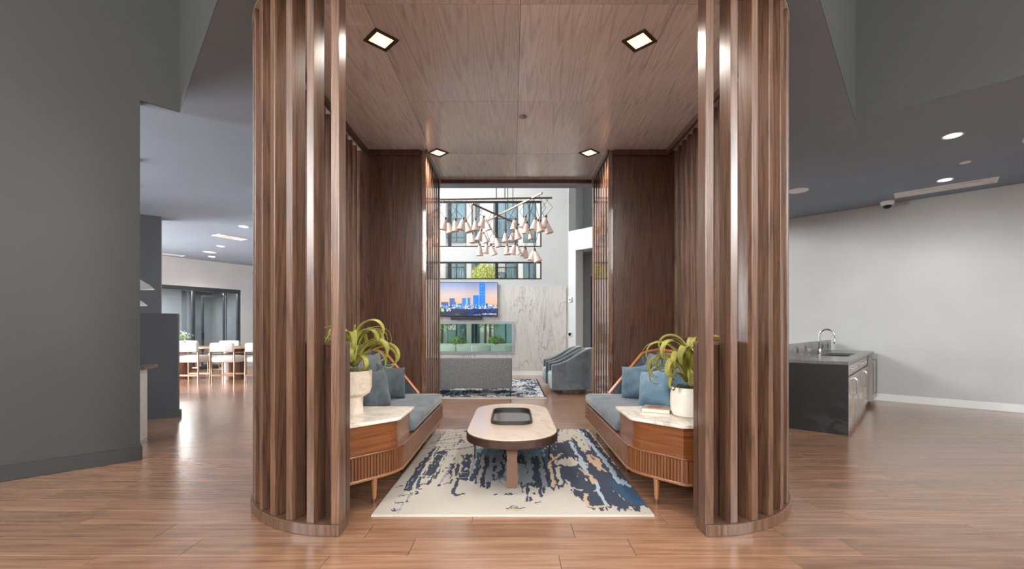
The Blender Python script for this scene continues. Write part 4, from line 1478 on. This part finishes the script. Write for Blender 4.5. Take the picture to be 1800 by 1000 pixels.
th = thing('thermostat', (1.66, FY - 0.06, 1.18), 'small black thermostat on the white wall beside the doorway', 'thermostat', rz=-PI / 4)
MB().box(-0.06, 0.06, -0.02, 0.0, -0.06, 0.06).build('plate', 'white_plastic', th, world=False)
MB().box(-0.045, 0.045, -0.024, -0.02, -0.045, 0.045).build('display', 'black_glass', th, world=False)
al = thing('fire_strobe', (1.67, FY - 0.07, 2.17), 'white fire alarm strobe above the thermostat', 'alarm', rz=-PI / 4)
MB().box(-0.05, 0.05, -0.04, 0.0, -0.07, 0.07).build('housing', 'white_plastic', al, world=False, bevel=0.008)
MB().box(-0.025, 0.025, -0.055, -0.04, -0.03, 0.03).build('lens', 'chrome', al, world=False, bevel=0.008)
pt = thing('painting', (1.61, FY, 0), 'tall navy and maroon abstract painting in the corridor beyond the lounge', 'painting', rz=-PI / 4)
MB().box(-0.42, 0.75, 1.71, 1.748, 0.76, 3.02).build('canvas', solid('navy_canvas', rgb(70, 86, 106), 0.7), pt, world=False)
MB().box(-0.42, 0.75, 1.707, 1.71, 2.35, 3.02).build('upper_band', solid('maroon_canvas', rgb(126, 70, 78), 0.7), pt, world=False)


# ---- chandelier
ZB = 3.985 - 0.09
ch = thing('chandelier', (-0.2, 9.8, ZB), 'large branching bronze chandelier with clusters of blush bell shades', 'chandelier')





bars = [((-1.95, 8.85), (0.79, 8.72)), ((0.57, 8.40), (-0.67, 10.70)), ((-0.82, 9.12), (0.23, 11.05)), ((-1.7, 10.1), (0.1, 9.6))]
for (a, b) in bars[:3]:
    MB().bar((a[0], a[1], ZB), (b[0], b[1], ZB), 0.028, 0.03).build('bar', 'antique_bronze', ch)
for x, y in ((-0.31, 8.78), (-0.14, 8.77), (-0.09, 9.63), (0.02, 9.42)):
    MB().tube([(x, y, ZB), (x, y, HZ)], 0.008, 6).build('hanging_rod', 'antique_bronze', ch)
MB().lathe([(0.16, -0.04), (0.16, 0.0)], 24, (-0.15, 9.2, HZ)).box(-0.36, 0.08, 8.72, 9.68, HZ - 0.03, HZ).build('ceiling_canopy', 'antique_bronze', ch)
sh_prof = [(0.018, 0.0), (0.034, -0.012), (0.046, -0.06), (0.062, -0.13), (0.082, -0.205), (0.078, -0.207), (0.058, -0.13), (0.042, -0.06), (0.028, -0.014)]
shade_data = MB().lathe(sh_prof, 18, cap=False).data('shade', 'shade')
sock_data = MB().lathe([(0.012, 0.05), (0.022, 0.046), (0.022, 0.0), (0.026, -0.006)], 10).data('socket', 'antique_bronze')
# each shade: top point, tilt in degrees, and the point of the bar its cord hangs from
SHADES = [(-1.483,8.827,3.394,12,-1.47,8.827),(-1.329,8.821,3.494,14,-1.333,8.821),(-1.269,8.817,3.434,-12,-1.265,8.817),(-1.127,8.811,3.466,0,-1.128,8.811),(-0.971,8.805,3.49,14,-0.991,8.805),(-0.906,8.801,3.438,-16,-0.922,8.801),(-0.759,9.216,3.571,0,-0.767,9.216),(-0.613,9.506,3.701,16,-0.61,9.506),(-0.607,10.585,3.888,-16,-0.608,10.585),(-0.952,10.642,3.595,0,-0.639,10.642),(-0.657,9.409,3.396,16,-0.662,9.409),(-0.676,10.642,3.595,-16,-0.639,10.642),(-0.388,10.182,3.47,14,-0.391,10.182),(-0.36,9.94,3.361,-16,-0.374,9.94),(-0.681,9.361,3.074,0,-0.689,9.361),(-0.597,10.585,3.332,12,-0.608,10.585),(-0.458,9.796,3.152,-18,-0.452,9.796),(-0.156,10.326,3.547,0,-0.164,10.326),(0.057,9.377,3.623,6,0.043,9.377),(0.034,10.712,3.651,14,0.046,10.712),(0.092,9.262,3.399,-12,0.105,9.262),(-0.117,10.423,3.271,0,-0.111,10.423),(0.057,9.377,3.1,16,0.043,9.377),(0.129,10.857,3.353,-14,0.125,10.857),(0.27,8.975,3.57,16,0.26,8.975),(0.294,8.918,3.441,6,0.291,8.918),(0.437,11.002,3.751,-10,0.204,11.002),(0.459,8.63,3.446,12,0.446,8.63),(0.507,8.515,3.382,-14,0.508,8.515),(0.666,8.727,3.512,12,0.653,8.727),(0.691,8.723,3.403,-14,0.722,8.723),(0.31,11.002,3.328,14,0.204,11.002),(0.342,11.002,3.292,0,0.204,11.002),(0.429,8.688,2.859,14,0.415,8.688),(0.451,8.63,2.829,-16,0.446,8.63)]
for (x, y, z, tilt, bx, by) in SHADES:
    o = link('shade', shade_data, ch, Vector((x, y, z)) - parent_origin(ch), (0.05 * math.sin(x * 9), math.radians(tilt), 0))
    so = link('socket', sock_data, o)
    kx = bx + (x - bx) * 0.5 + (0.14 if (int(abs(x) * 50) % 2) else -0.14)
    kz = ZB - (ZB - z) * 0.48
    MB().tube([(bx, by, ZB), (kx, (by + y) / 2, kz), (x, y, z + 0.04)], 0.0045, 5).build('cord', 'black_metal', ch)

# ---- lounge sofa seen from behind
so = thing('sofa', (-1.12, 9.1, 0), 'grey woven sofa seen from behind on the mottled lounge rug', 'sofa')
b = soft_box(MB(), -2.26, 0.0, 8.66, 8.84, 0.155, 0.755, 0.03, 0.0).build('backrest', 'sofa', so)
soft_box(MB(), -2.26, 0.0, 8.84, 9.52, 0.155, 0.32, 0.03, 0.0).build('seat_base', 'sofa', so)
for x0, x1 in ((-2.12, -1.14), (-1.12, -0.14)):
    soft_box(MB(), x0, x1, 8.85, 9.54, 0.32, 0.45, 0.035, 0.01).build('seat_cushion', 'sofa', so)
for x0, x1 in ((-2.26, -2.13), (-0.13, 0.0)):
    soft_box(MB(), x0, x1, 8.84, 9.52, 0.32, 0.62, 0.03, 0.0).build('arm', 'sofa', so)
for x in (-2.2, -0.03):
    for y in (8.70, 9.46):
        MB().tube([(x, y, 0.155), (x, y, 0.014)], 0.011, 8).build('leg', 'black_metal', so)


# ---- barrel swivel armchairs, open side to the left
def armchair(x, y, label):
    t = thing('swivel_armchair', (x, y, 0), label, 'armchair', 'channel tufted swivel armchairs in the lounge')
    # curved shell: from near arm round the back to the far arm
    n = 44
    W, D, th = 0.41, 0.44, 0.12

    def plan(u):
        if u < 0.25:
            return (-D + u / 0.25 * 0.40, -W), (0, -1)
        if u > 0.75:
            return (-D + (1 - u) / 0.25 * 0.40, W), (0, 1)
        a = (u - 0.5) / 0.5 * PI
        return (-0.04 + 0.48 * math.cos(a), W * math.sin(a)), (math.cos(a), math.sin(a))

    def height(px):
        f = min(1, max(0, (px + D) / (2 * D)))
        return 0.60 + 0.33 * (f * f * (3 - 2 * f))
    m = MB()
    sec = [(0, 0.10), (0, None), (0.02, 'm'), (th - 0.03, 'm'), (th, None), (th, 0.36)]
    rows = []
    for k in range(n + 1):
        (px, py), (nx, ny) = plan(k / n)
        h = height(px)
        ring = []
        flute = 0.012 * abs(math.sin(k * PI / 3))
        for dn, z in sec:
            zz = h - 0.02 if z is None else (h if z == 'm' else z)
            dd = dn + (flute if dn >= th else 0)
            ring.append((px - nx * dd, py - ny * dd, zz))
        rows.append(ring)
    s_ = len(sec)
    m.add([p for r in rows for p in r], [(k * s_ + j, k * s_ + j + 1, (k + 1) * s_ + j + 1, (k + 1) * s_ + j) for k in range(n) for j in range(s_ - 1)], True)
    m.add(rows[0], [tuple(range(s_))])
    m.add(rows[-1], [tuple(range(s_))[::-1]])
    m.build('shell', 'armchair', t, world=False)
    st = soft_box(MB(), -D - 0.02, 0.28, -W + th - 0.015, W - th + 0.015, 0.10, 0.43, 0.03, 0.015).build('seat', 'armchair_seat', t, world=False)
    for k in range(6):
        y_ = -0.24 + k * 0.096
        MB().tube([(-D - 0.022, y_, 0.12), (-D - 0.022, y_, 0.40)], 0.012, 6).build('channel', 'armchair_seat', st, world=False)
    MB().lathe([(0.30, 0.0), (0.31, 0.02), (0.30, 0.10)], 28).build('swivel_base', 'bronze', t, world=False)
    return t


armchair(1.24, 9.28, 'steel grey channel back armchair nearest the pavilion')
armchair(1.20, 10.36, 'steel grey channel back armchair nearest the marble wall')

# ================================================================== KITCHENETTE
K0 = Vector((4.13, 5.45))
KU = Vector((0.681, 0.732)).normalized()
KA = math.atan2(KU.y, KU.x)
KL = 3.74


def kthing(name, u, v, z, label, cat, group=None):
    p = K0 + KU * u + Vector((-KU.y, KU.x)) * v
    return thing(name, (p.x, p.y, z), label, cat, group, KA)


DPT = 0.66
kc = kthing('stone_counter', 0, 0, 0, 'dark stone counter with waterfall end panel beside the right screen', 'counter')
sink = (1.35, 2.55, 0.14, 0.50)
cm = MB()
for a, b, c, d in ((0, sink[0], 0, DPT), (sink[1], KL, 0, DPT), (sink[0], sink[1], 0, sink[2]), (sink[0], sink[1], sink[3], DPT)):
    cm.box(a, b, c, d, 0.87, 0.91)
cm.build('worktop', 'counter_top', kc, world=False)
MB().box(0, 0.03, 0, DPT, 0, 0.87).build('waterfall_panel', 'black_stone', kc, world=False)
MB().box(0.0, KL, DPT - 0.015, DPT + 0.01, 0.91, 1.11).build('backsplash', 'counter_top', kc, world=False)
MB().box(0.0, KL, DPT + 0.012, DPT + 0.05, 0.0, 1.10).build('back_panel', 'white_trim', kc, world=False)
sk = kthing('sink_basin', 1.95, 0.32, 0.7, 'undermount dark sink in the stone counter', 'sink')
w_, h_ = (sink[1] - sink[0]) / 2, (sink[3] - sink[2]) / 2
s_ = MB().box(-w_, w_, -h_, h_, 0.0, 0.01).box(-w_, -w_ + 0.01, -h_, h_, 0.01, 0.169).box(w_ - 0.01, w_, -h_, h_, 0.01, 0.169)
s_.box(-w_ + 0.01, w_ - 0.01, -h_, -h_ + 0.01, 0.01, 0.169).box(-w_ + 0.01, w_ - 0.01, h_ - 0.01, h_, 0.01, 0.169)
s_.build('basin', 'black_metal', sk, world=False)
MB().lathe([(0.04, 0.01), (0.04, 0.014)], 16).build('drain', 'chrome', sk, world=False)


def cabinet(u0, u1, label, kind):
    t = kthing('base_cabinet', u0, 0.02, 0, label, 'cabinet', 'taupe base cabinets of the kitchenette')
    w = u1 - u0
    MB().box(0.004, w - 0.004, 0.02, DPT - 0.045, 0.0, 0.68).build('body', 'cabinet', t, world=False)
    MB().box(0.0, w, 0.05, 0.06, 0, 0.09).build('toe_kick', 'cabinet', t, world=False)
    dr = MB().box(0.012, w - 0.012, -0.004, 0.02, 0.72, 0.855).build('drawer', 'cabinet', t, bevel=0.003, seg=1, world=False)
    MB().box(0.03, w - 0.03, 0.02, 0.05, 0.70, 0.86).build('drawer_box', 'cabinet', t, world=False)
    hz = 0.79
    MB().tube([(w * 0.35, -0.004, hz), (w * 0.35, -0.035, hz), (w * 0.65, -0.035, hz), (w * 0.65, -0.004, hz)], 0.006, 8).build('handle', 'steel', dr, world=False)
    n = 2
    for k in range(n):
        a, b_ = 0.012 + k * (w - 0.024) / n, 0.012 + (k + 1) * (w - 0.024) / n - 0.006
        d = MB().box(a, b_, -0.004, 0.02, 0.10, 0.705)
        e = 0.055
        d.box(a, b_, -0.012, -0.004, 0.10, 0.10 + e).box(a, b_, -0.012, -0.004, 0.705 - e, 0.705)
        d.box(a, a + e, -0.012, -0.004, 0.10 + e, 0.705 - e).box(b_ - e, b_, -0.012, -0.004, 0.10 + e, 0.705 - e)
        do = d.build('door', 'cabinet', t, world=False)
        hx = b_ - 0.03 if k == 0 else a + 0.03
        z0, z1 = (0.42, 0.66)
        MB().tube([(hx, -0.012, z0), (hx, -0.04, z0 + 0.02), (hx, -0.045, z0 + 0.05), (hx, -0.045, z1 - 0.05), (hx, -0.04, z1 - 0.02), (hx, -0.012, z1)], 0.007, 8).build('handle', 'steel', do, world=False)
    return t


cabinet(0.034, 1.33, 'taupe cabinet with bar handles at the waterfall end of the counter', 0)
cabinet(1.34, 2.70, 'taupe cabinet under the sink in the middle of the counter', 1)
fr = kthing('undercounter_fridge', 2.74, 0.0, 0, 'stainless undercounter refrigerator against the white wall', 'refrigerator')
MB().box(0.01, 0.97, 0.02, DPT - 0.05, 0.09, 0.865).build('body', 'grey_frame', fr, world=False)
MB().box(0.02, 0.96, 0.06, 0.10, 0.0, 0.09).build('toe_grille', 'black_plastic', fr, world=False)
df = MB().box(0.01, 0.97, -0.05, 0.018, 0.10, 0.865).build('door', 'steel', fr, world=False, bevel=0.004, seg=1)
MB().box(0.10, 0.88, -0.054, -0.05, 0.20, 0.74).build('glass_front', 'black_glass', df, world=False)
MB().tube([(0.06, -0.05, 0.24), (0.06, -0.10, 0.24), (0.06, -0.10, 0.80), (0.06, -0.05, 0.80)], 0.011, 8).build('handle', 'steel', df, world=False)

fc = kthing('kitchen_faucet', 1.95, 0.575, 0.91, 'chrome gooseneck faucet behind the sink', 'faucet')
MB().lathe([(0.03, 0.0), (0.03, 0.012), (0.024, 0.016), (0.024, 0.09), (0.018, 0.10)], 20).build('base', 'chrome', fc, world=False)
arc = [(0, 0, 0.09), (0, 0, 0.30)] + [(0, -0.10 + 0.10 * math.cos(a), 0.30 + 0.10 * math.sin(a)) for a in [PI * k / 10 for k in range(1, 11)]] + [(0, -0.205, 0.25)]
MB().tube(arc, 0.013, 12).build('spout', 'chrome', fc, world=False)
MB().tube([(0, -0.205, 0.25), (0, -0.208, 0.17)], [0.017, 0.019], 12).build('spray_head', 'chrome', fc, world=False)
MB().tube([(0.02, 0, 0.06), (0.07, -0.01, 0.085)], [0.009, 0.006], 8).build('lever', 'chrome', fc, world=False)
for u, lb in ((0.62, 'outlet on the backsplash nearest the right screen'), (1.22, 'outlet on the backsplash just left of the faucet'), (2.75, 'outlet on the backsplash just right of the faucet'), (3.35, 'outlet on the backsplash nearest the white wall')):
    t = kthing('wall_outlet', u, DPT - 0.015, 1.01, lb, 'outlet', 'outlets on the backsplash')
    MB().box(-0.04, 0.04, -0.006, 0.0, -0.06, 0.06).build('plate', 'counter_top', t, world=False)
    MB().box(-0.02, 0.02, -0.009, -0.006, -0.035, 0.035).build('socket', 'black_plastic', t, world=False)

# ================================================================== CEILING FITTINGS, RIGHT AND LEFT
def round_light(x, y, r, label, lit=True, power=0, group='round recessed lights in the grey ceiling'):
    t = thing('ceiling_downlight' if lit else 'ceiling_speaker', (x, y, CZ), label, 'light' if lit else 'ceiling fitting', group)
    MB().lathe([(r * 0.78, -0.004), (r, -0.008), (r, 0.0)], 28, (x, y, CZ), cap=False).build('trim', 'white_metal', t)
    MB().lathe([(r * 0.8, -0.005), (r * 0.8, -0.002)], 28, (x, y, CZ)).build('lens' if lit else 'grille', 'lamp_white' if lit else 'white_metal', t)
    if power:
        spot('downlight_lamp', (0, 0, -0.05), power, t, 130, 0.7, (1.0, 0.95, 0.88))
    return t


round_light(5.21, 5.246, 0.10, 'lit round downlight nearest the grey bulkhead on the right', True, 24)
round_light(6.63, 6.795, 0.10, 'lit round downlight beside the white ceiling diffuser', True, 18)
round_light(6.21, 6.08, 0.06, 'small unlit disc between the two lit downlights on the right', False)
round_light(4.72, 7.32, 0.15, 'large white round ceiling speaker beside the right screen', False)
dm = thing('dome_camera', (6.72, 8.045 - 0.1, CZ), 'white dome security camera on the grey ceiling', 'camera')
MB().lathe([(0.10, 0.0), (0.105, -0.02), (0.085, -0.07), (0.07, -0.075)], 28, (6.72, 7.945, CZ)).build('housing', 'white_plastic', dm)
MB().lathe([(0.068, -0.07), (0.055, -0.105), (0.03, -0.125), (0.003, -0.13)], 24, (6.72, 7.945, CZ)).build('dome', 'black_glass', dm)


def diffuser(x, y, w, l, rz, label, slots):
    t = thing('air_diffuser', (x, y, CZ), label, 'vent', 'white air diffusers in the grey ceiling', rz)
    f = MB()
    e = 0.035
    f.box(-w, w, -l, -l + e, -0.012, 0).box(-w, w, l - e, l, -0.012, 0).box(-w, -w + e, -l + e, l - e, -0.012, 0).box(w - e, w, -l + e, l - e, -0.012, 0)
    f.build('frame', 'white_metal', t, world=False)
    MB().box(-w + e, w - e, -l + e, l - e, -0.002, 0).build('backing', 'white_metal' if not slots else 'black_plastic', t, world=False)
    if slots:
        for k in range(slots):
            c = -l + e + (k + 0.5) * (2 * l - 2 * e) / slots
            MB().box(-w + e, w - e, c - 0.022, c + 0.022, -0.010, -0.004).build('slat', 'white_metal', t, world=False)
    else:
        MB().box(-w + 0.16, w - 0.16, -l + 0.07, l - 0.07, -0.02, -0.012).build('face_panel', 'white_metal', t, world=False)
        MB().box(-w + 0.2, w - 0.2, -l + 0.1, l - 0.1, -0.012, -0.002).build('neck', 'white_metal', t, world=False)
    return t


diffuser(6.98, 7.18, 0.60, 0.17, -PI / 4 + 0.02, 'long white diffuser along the right white wall', 0)
diffuser(6.0, 5.02, 0.45, 0.12, PI / 4, 'white diffuser at the right edge of the picture', 0)
diffuser(-6.98, 11.0, 0.34, 0.17, math.radians(60), 'slotted white diffuser in the left ceiling', 4)
diffuser(-10.6, 13.15, 0.75, 0.12, dang, 'white diffuser above the glazed meeting room', 0)
round_light(-5.96, 9.86, 0.10, 'round downlight beside the left screen', True, 40)
round_light(-7.99, 12.17, 0.10, 'round downlight beyond the slotted diffuser', True, 50)
round_light(-8.92, 13.1, 0.17, 'large white ceiling speaker beyond the slotted diffuser', False)
round_light(-9.40, 13.9, 0.10, 'farthest round downlight in front of the meeting room', True, 50)

# ================================================================== LEFT: DESK, PENDANTS, DINING GROUP
dk = thing('console_desk', (-4.66, 5.1, 0), 'walnut topped standing desk end behind the grey wall', 'desk', rz=math.radians(20))
MB().box(-0.75, 0.42, -0.2, 0.2, 0.845, 0.885).build('desk_top', 'desk_wood', dk, world=False, bevel=0.003, seg=1)
for x in (-0.70, 0.30):
    MB().box(x - 0.02, x + 0.02, -0.18, 0.18, 0.0, 0.845).build('leg', 'white_metal', dk, world=False)
for x, y, z, lb in ((-5.11, 6.0, 1.86, 'white cone pendant lamp nearer the grey wall'), (-6.03, 7.0, 1.69, 'white cone pendant lamp farther behind the grey wall')):
    t = thing('pendant_lamp', (x, y, CZ), lb, 'lamp', 'white cone pendants')
    MB().lathe([(0.22, 0.0), (0.16, 0.06), (0.06, 0.13), (0.03, 0.16), (0.026, 0.158), (0.055, 0.125), (0.155, 0.055), (0.214, 0.0)], 32, (x, y, z), cap=False).build('shade', 'white_metal', t)
    MB().tube([(x, y, z + 0.15), (x, y, CZ - 0.02)], 0.004, 6).build('cord', 'black_metal', t)
    MB().lathe([(0.05, -0.03), (0.06, 0.0)], 16, (x, y, CZ)).build('canopy', 'white_metal', t)

tb = thing('dining_table', (-7.6, 11.85, 0), 'long counter height wooden table before the meeting room glass', 'table')
MB().prism(rounded([(-9.5, 11.4), (-5.6, 11.4), (-5.6, 12.3), (-9.5, 12.3)], [0.15] * 4), 0.82, 0.865).build('table_top', 'stool_wood', tb, bevel=0.004, seg=1)
for x in (-7.42, -8.9, -6.0):
    MB().lathe([(0.29, 0.0), (0.29, 0.82)], 28, (x, 11.85, 0)).build('pedestal', 'pedestal_wood', tb)


def stool(x, y, rz, label):
    t = thing('counter_stool', (x, y, 0), label, 'stool', 'oatmeal counter stools at the long table', rz)
    soft_box(MB(), -0.29, 0.29, -0.26, 0.26, 0.50, 0.66, 0.05, 0.015).build('seat', 'boucle', t, world=False)
    soft_box(MB(), -0.29, 0.29, -0.30, -0.22, 0.76, 0.99, 0.035, 0.0).build('backrest', 'boucle', t, world=False)
    for sx in (-1, 1):
        MB().tube([(sx * 0.30, -0.27, 0), (sx * 0.295, -0.25, 0.5), (sx * 0.29, -0.265, 0.80)], [0.015, 0.02, 0.016], 8).build('leg', 'stool_wood', t, world=False)
        MB().tube([(sx * 0.30, 0.24, 0), (sx * 0.29, 0.22, 0.52), (sx * 0.29, 0.2, 0.74)], [0.015, 0.02, 0.014], 8).build('leg', 'stool_wood', t, world=False)
        MB().bar((sx * 0.29, -0.26, 0.75), (sx * 0.29, 0.22, 0.735), 0.035, 0.025).build('arm', 'stool_wood', t, world=False)
    MB().bar((-0.3, -0.262, 0.19), (0.3, -0.262, 0.19), 0.02, 0.04).build('stretcher', 'stool_wood', t, world=False)
    MB().bar((-0.3, 0.235, 0.19), (0.3, 0.235, 0.19), 0.02, 0.04).build('stretcher', 'stool_wood', t, world=False)
    MB().bar((-0.28, -0.25, 0.71), (0.28, -0.25, 0.71), 0.02, 0.03).build('back_rail', 'black_metal', t, world=False)
    return t


stool(-7.08, 11.1, 0, 'oatmeal stool in front of the round table pedestal')
stool(-7.96, 11.1, 0, 'oatmeal stool on the near side, next to the half wall')
stool(-6.22, 11.1, 0, 'oatmeal stool on the near side, next to the left screen')
stool(-8.28, 12.75, PI, 'oatmeal stool on the far side of the long table')
stool(-9.5, 12.75, PI, 'oatmeal stool on the far side, leftmost behind the plant')

vp = thing('potted_plant', (-8.72, 11.75, 0.865), 'small white vase of pale green leaves on the long table', 'plant')
MB().lathe([(0.06, 0), (0.09, 0.04), (0.08, 0.11), (0.05, 0.14)], 20, (-8.72, 11.75, 0.865)).build('vase', 'white_ceramic', vp)
rnd = random.Random(4)
lm = MB()
for k in range(110):
    a, e = rnd.uniform(0, 6.28), rnd.uniform(0.2, 1.5)
    r_ = rnd.uniform(0.08, 0.26)
    p = Vector((-8.72 + r_ * math.cos(a) * math.cos(e), 11.75 + r_ * math.sin(a) * math.cos(e), 1.02 + r_ * math.sin(e)))
    d = Vector((rnd.uniform(-1, 1), rnd.uniform(-1, 1), rnd.uniform(-0.4, 1))).normalized() * 0.06
    s2 = d.cross(Vector((rnd.random(), rnd.random(), rnd.random()))).normalized() * 0.022
    lm.add([p, p + d * 0.5 + s2, p + d, p + d * 0.5 - s2], [(0, 1, 2, 3)])
tag(lm.build('leaves', solid('pale_leaf', rgb(150, 172, 136), 0.6), vp), kind='stuff')

for u, z, w, h, mt, lb in ((2.6, 1.93, 0.09, 0.09, 'white_plastic', 'white square control plate on the slate meeting room wall'), (2.85, 1.0, 0.06, 0.08, 'black_plastic', 'black outlet low on the slate meeting room wall')):
    p = DW0 + dwd * u + Vector((-dwd.y, dwd.x)) * 3.2
    t = thing('wall_plate', (p.x, p.y, z), lb, 'wall plate', rz=dang)
    MB().box(-w, w, -0.012, 0, -h, h).build('plate', mt, t, world=False, bevel=0.003, seg=1)
    MB().box(-w * 0.5, w * 0.5, -0.016, -0.012, -h * 0.4, h * 0.4).build('rocker', 'steel', t, world=False)
gd = thing('glass_door', (DW0.x + dwd.x * 4.38, DW0.y + dwd.y * 4.38, 0), 'dark framed glass door of the meeting room standing ajar', 'door', rz=dang + math.radians(118))
MB().box(0, 0.06, -0.02, 0.02, 0.02, 2.5).box(0.84, 0.90, -0.02, 0.02, 0.02, 2.5).box(0.06, 0.84, -0.02, 0.02, 0.02, 0.12).box(0.06, 0.84, -0.02, 0.02, 2.42, 2.5).build('door_frame', 'grey_frame', gd, world=False)
MB().box(0.06, 0.84, -0.004, 0.004, 0.12, 2.42).build('glass_pane', 'glass', gd, world=False)
MB().box(0.84, 0.88, -0.045, -0.02, 0.98, 1.2).box(0.84, 0.88, 0.02, 0.045, 0.98, 1.2).build('lock', 'black_plastic', gd, world=False)

# ================================================================== COURTYARD OUTSIDE THE LOUNGE
structure(MB().box(-16, 16, 13.0, 27, -0.3, -0.13).build('ground', solid('courtyard_paving', rgb(188, 184, 176), 0.8)), 'pale courtyard paving')
MT['facade'] = paint('facade_render', rgb(206, 204, 198), 0.8)
MT['facade_panel'] = paint('facade_grey_panel', rgb(150, 156, 156), 0.7)
MT['facade_glass'] = solid('facade_blue_glass', rgb(124, 152, 160), 0.12, 0.2, 0.6)
MT['facade_shade'] = solid('window_blind', rgb(196, 194, 186), 0.8)
BY = 20.5
ap = thing('apartment_building', (0, BY, 0), 'pale apartment block with balconies across the courtyard', 'building')
MB().box(-12, 10, BY, BY + 0.4, -0.2, 12).build('wall', 'facade_panel', ap)
for k, (x0, x1) in enumerate([(-8.3, -7.7), (-6.4, -6.1), (-4.9, -4.3), (-3.25, -3.0), (-2.05, -1.85), (-1.45, -0.85), (0.28, 0.5), (1.1, 1.32), (2.6, 3.2)]):
    MB().box(x0, x1, BY - 0.5, BY, -0.13, 12).build('pier', 'facade', ap)
for z in (2.85, 5.05, 7.7):
    MB().box(-12, 10, BY - 0.25, BY, z, z + 0.22).build('floor_band', 'facade', ap)
wins = [(-7.6, -6.5), (-6.0, -5.0), (-4.2, -3.35), (-2.95, -2.15), (-1.8, -1.5), (-0.8, 0.22), (0.55, 1.05), (1.4, 2.5)]
for zi, (z0, z1) in enumerate(((0.1, 2.75), (3.15, 4.95), (5.35, 7.6), (8.0, 10.2))):
    for wi, (a, b_) in enumerate(wins):
        wn_ = MB().box(a, b_, BY - 0.08, BY, z0, z1).build('window', 'facade_glass', ap)
        m_ = (a + b_) / 2
        MB().box(m_ - 0.03, m_ + 0.03, BY - 0.11, BY - 0.08, z0, z1).build('mullion', 'grey_frame', wn_)
        if (wi + zi) % 3 == 0:
            MB().box(a, m_ - 0.03, BY - 0.10, BY - 0.081, z0 + (z1 - z0) * 0.45, z1).build('blind', 'facade_shade', wn_)
        if zi in (1, 2) and b_ - a > 0.7:
            rl = MB().box(a, b_, BY - 0.46, BY - 0.43, z0 + 0.95, z0 + 1.0).box(a, b_, BY - 0.46, BY - 0.43, z0 + 0.1, z0 + 0.14)
            x = a
            while x < b_:
                rl.box(x, x + 0.015, BY - 0.455, BY - 0.435, z0 + 0.1, z0 + 0.98)
                x += 0.11
            rl.build('balcony_rail', 'grey_frame', ap)

MT['tree_leaf'] = solid('garden_leaf', rgb(120, 146, 72), 0.7)
MT['tree_yellow'] = solid('yellow_green_leaf', rgb(190, 196, 90), 0.7)
MT['bark'] = solid('tree_bark', rgb(92, 78, 64), 0.9)


def foliage(c, r, n, seed, size=0.09, squash=1.0):
    rnd = random.Random(seed)
    m = MB()
    for k in range(n):
        d = Vector((rnd.gauss(0, 1), rnd.gauss(0, 1), rnd.gauss(0, 1))).normalized()
        p = Vector(c) + Vector((d.x * r, d.y * r, d.z * r * squash)) * rnd.random() ** 0.4
        e = Vector((rnd.uniform(-1, 1), rnd.uniform(-1, 1), rnd.uniform(-1, 1))).normalized() * size
        s2 = e.cross(Vector((rnd.random(), rnd.random(), rnd.random()))).normalized() * size * 0.4
        m.add([p, p + e * 0.5 + s2, p + e, p + e * 0.5 - s2], [(0, 1, 2, 3)])
    return m


for x, y, h, r, mt, lb, sd in ((-0.9, 17.6, 2.1, 0.75, 'tree_leaf', 'young courtyard tree behind the right of the low window', 1), (-2.75, 17.2, 2.0, 0.8, 'tree_leaf', 'young courtyard tree behind the left of the low window', 2),
                               (-1.15, 18.8, 3.55, 0.6, 'tree_yellow', 'taller yellow green courtyard tree above the television', 3)):
    t = thing('courtyard_tree', (x, y, -0.13), lb, 'tree', 'courtyard trees')
    MB().tube([(x, y, -0.13), (x + 0.04, y, h * 0.6), (x, y, h)], [0.06, 0.045, 0.02], 8).build('trunk', 'bark', t)
    tag(foliage((x, y, h), r, 1500, sd).build('foliage', mt, t), kind='stuff')
pw = thing('planter_wall', (-1.5, 16.4, -0.13), 'long low white planter with shrubs in the courtyard', 'planter')
MB().box(-5, 3, 16.2, 16.7, -0.13, 0.80).build('trough', 'facade', pw)
for k, x in enumerate((-2.95, -2.0, -0.6, 0.5)):
    tag(foliage((x, 16.45, 0.86), 0.34, 420, 20 + k, 0.08, 0.6).build('shrub', 'tree_leaf', pw), kind='stuff')
MT['patio_cushion'] = solid('patio_cushion', rgb(226, 222, 214), 0.9)
for x, lb in ((-2.15, 'white patio chair outside the low window, leftmost'), (-1.02, 'white patio chair outside the low window, middle'), (0.05, 'white patio chair outside the low window, rightmost')):
    t = thing('patio_chair', (x, 14.9, -0.13), lb, 'chair', 'patio chairs in the courtyard')
    soft_box(MB(), -0.32, 0.32, -0.30, 0.30, 0.38, 0.52, 0.04, 0.01).build('seat_cushion', 'patio_cushion', t, world=False)
    soft_box(MB(), -0.32, 0.32, -0.36, -0.24, 0.50, 0.93, 0.04, 0.0).build('back_cushion', 'patio_cushion', t, world=False)
    for sx in (-1, 1):
        for sy in (-1, 1):
            MB().tube([(sx * 0.34, sy * 0.30, 0), (sx * 0.34, sy * 0.30, 0.62)], 0.02, 8).build('leg', 'stool_wood', t, world=False)
        MB().bar((sx * 0.34, -0.34, 0.62), (sx * 0.34, 0.34, 0.62), 0.05, 0.03).build('arm', 'stool_wood', t, world=False)
    MB().bar((-0.34, -0.3, 0.36), (0.34, -0.3, 0.36), 0.03, 0.04).bar((-0.34, 0.3, 0.36), (0.34, 0.3, 0.36), 0.03, 0.04).build('frame', 'stool_wood', t, world=False)
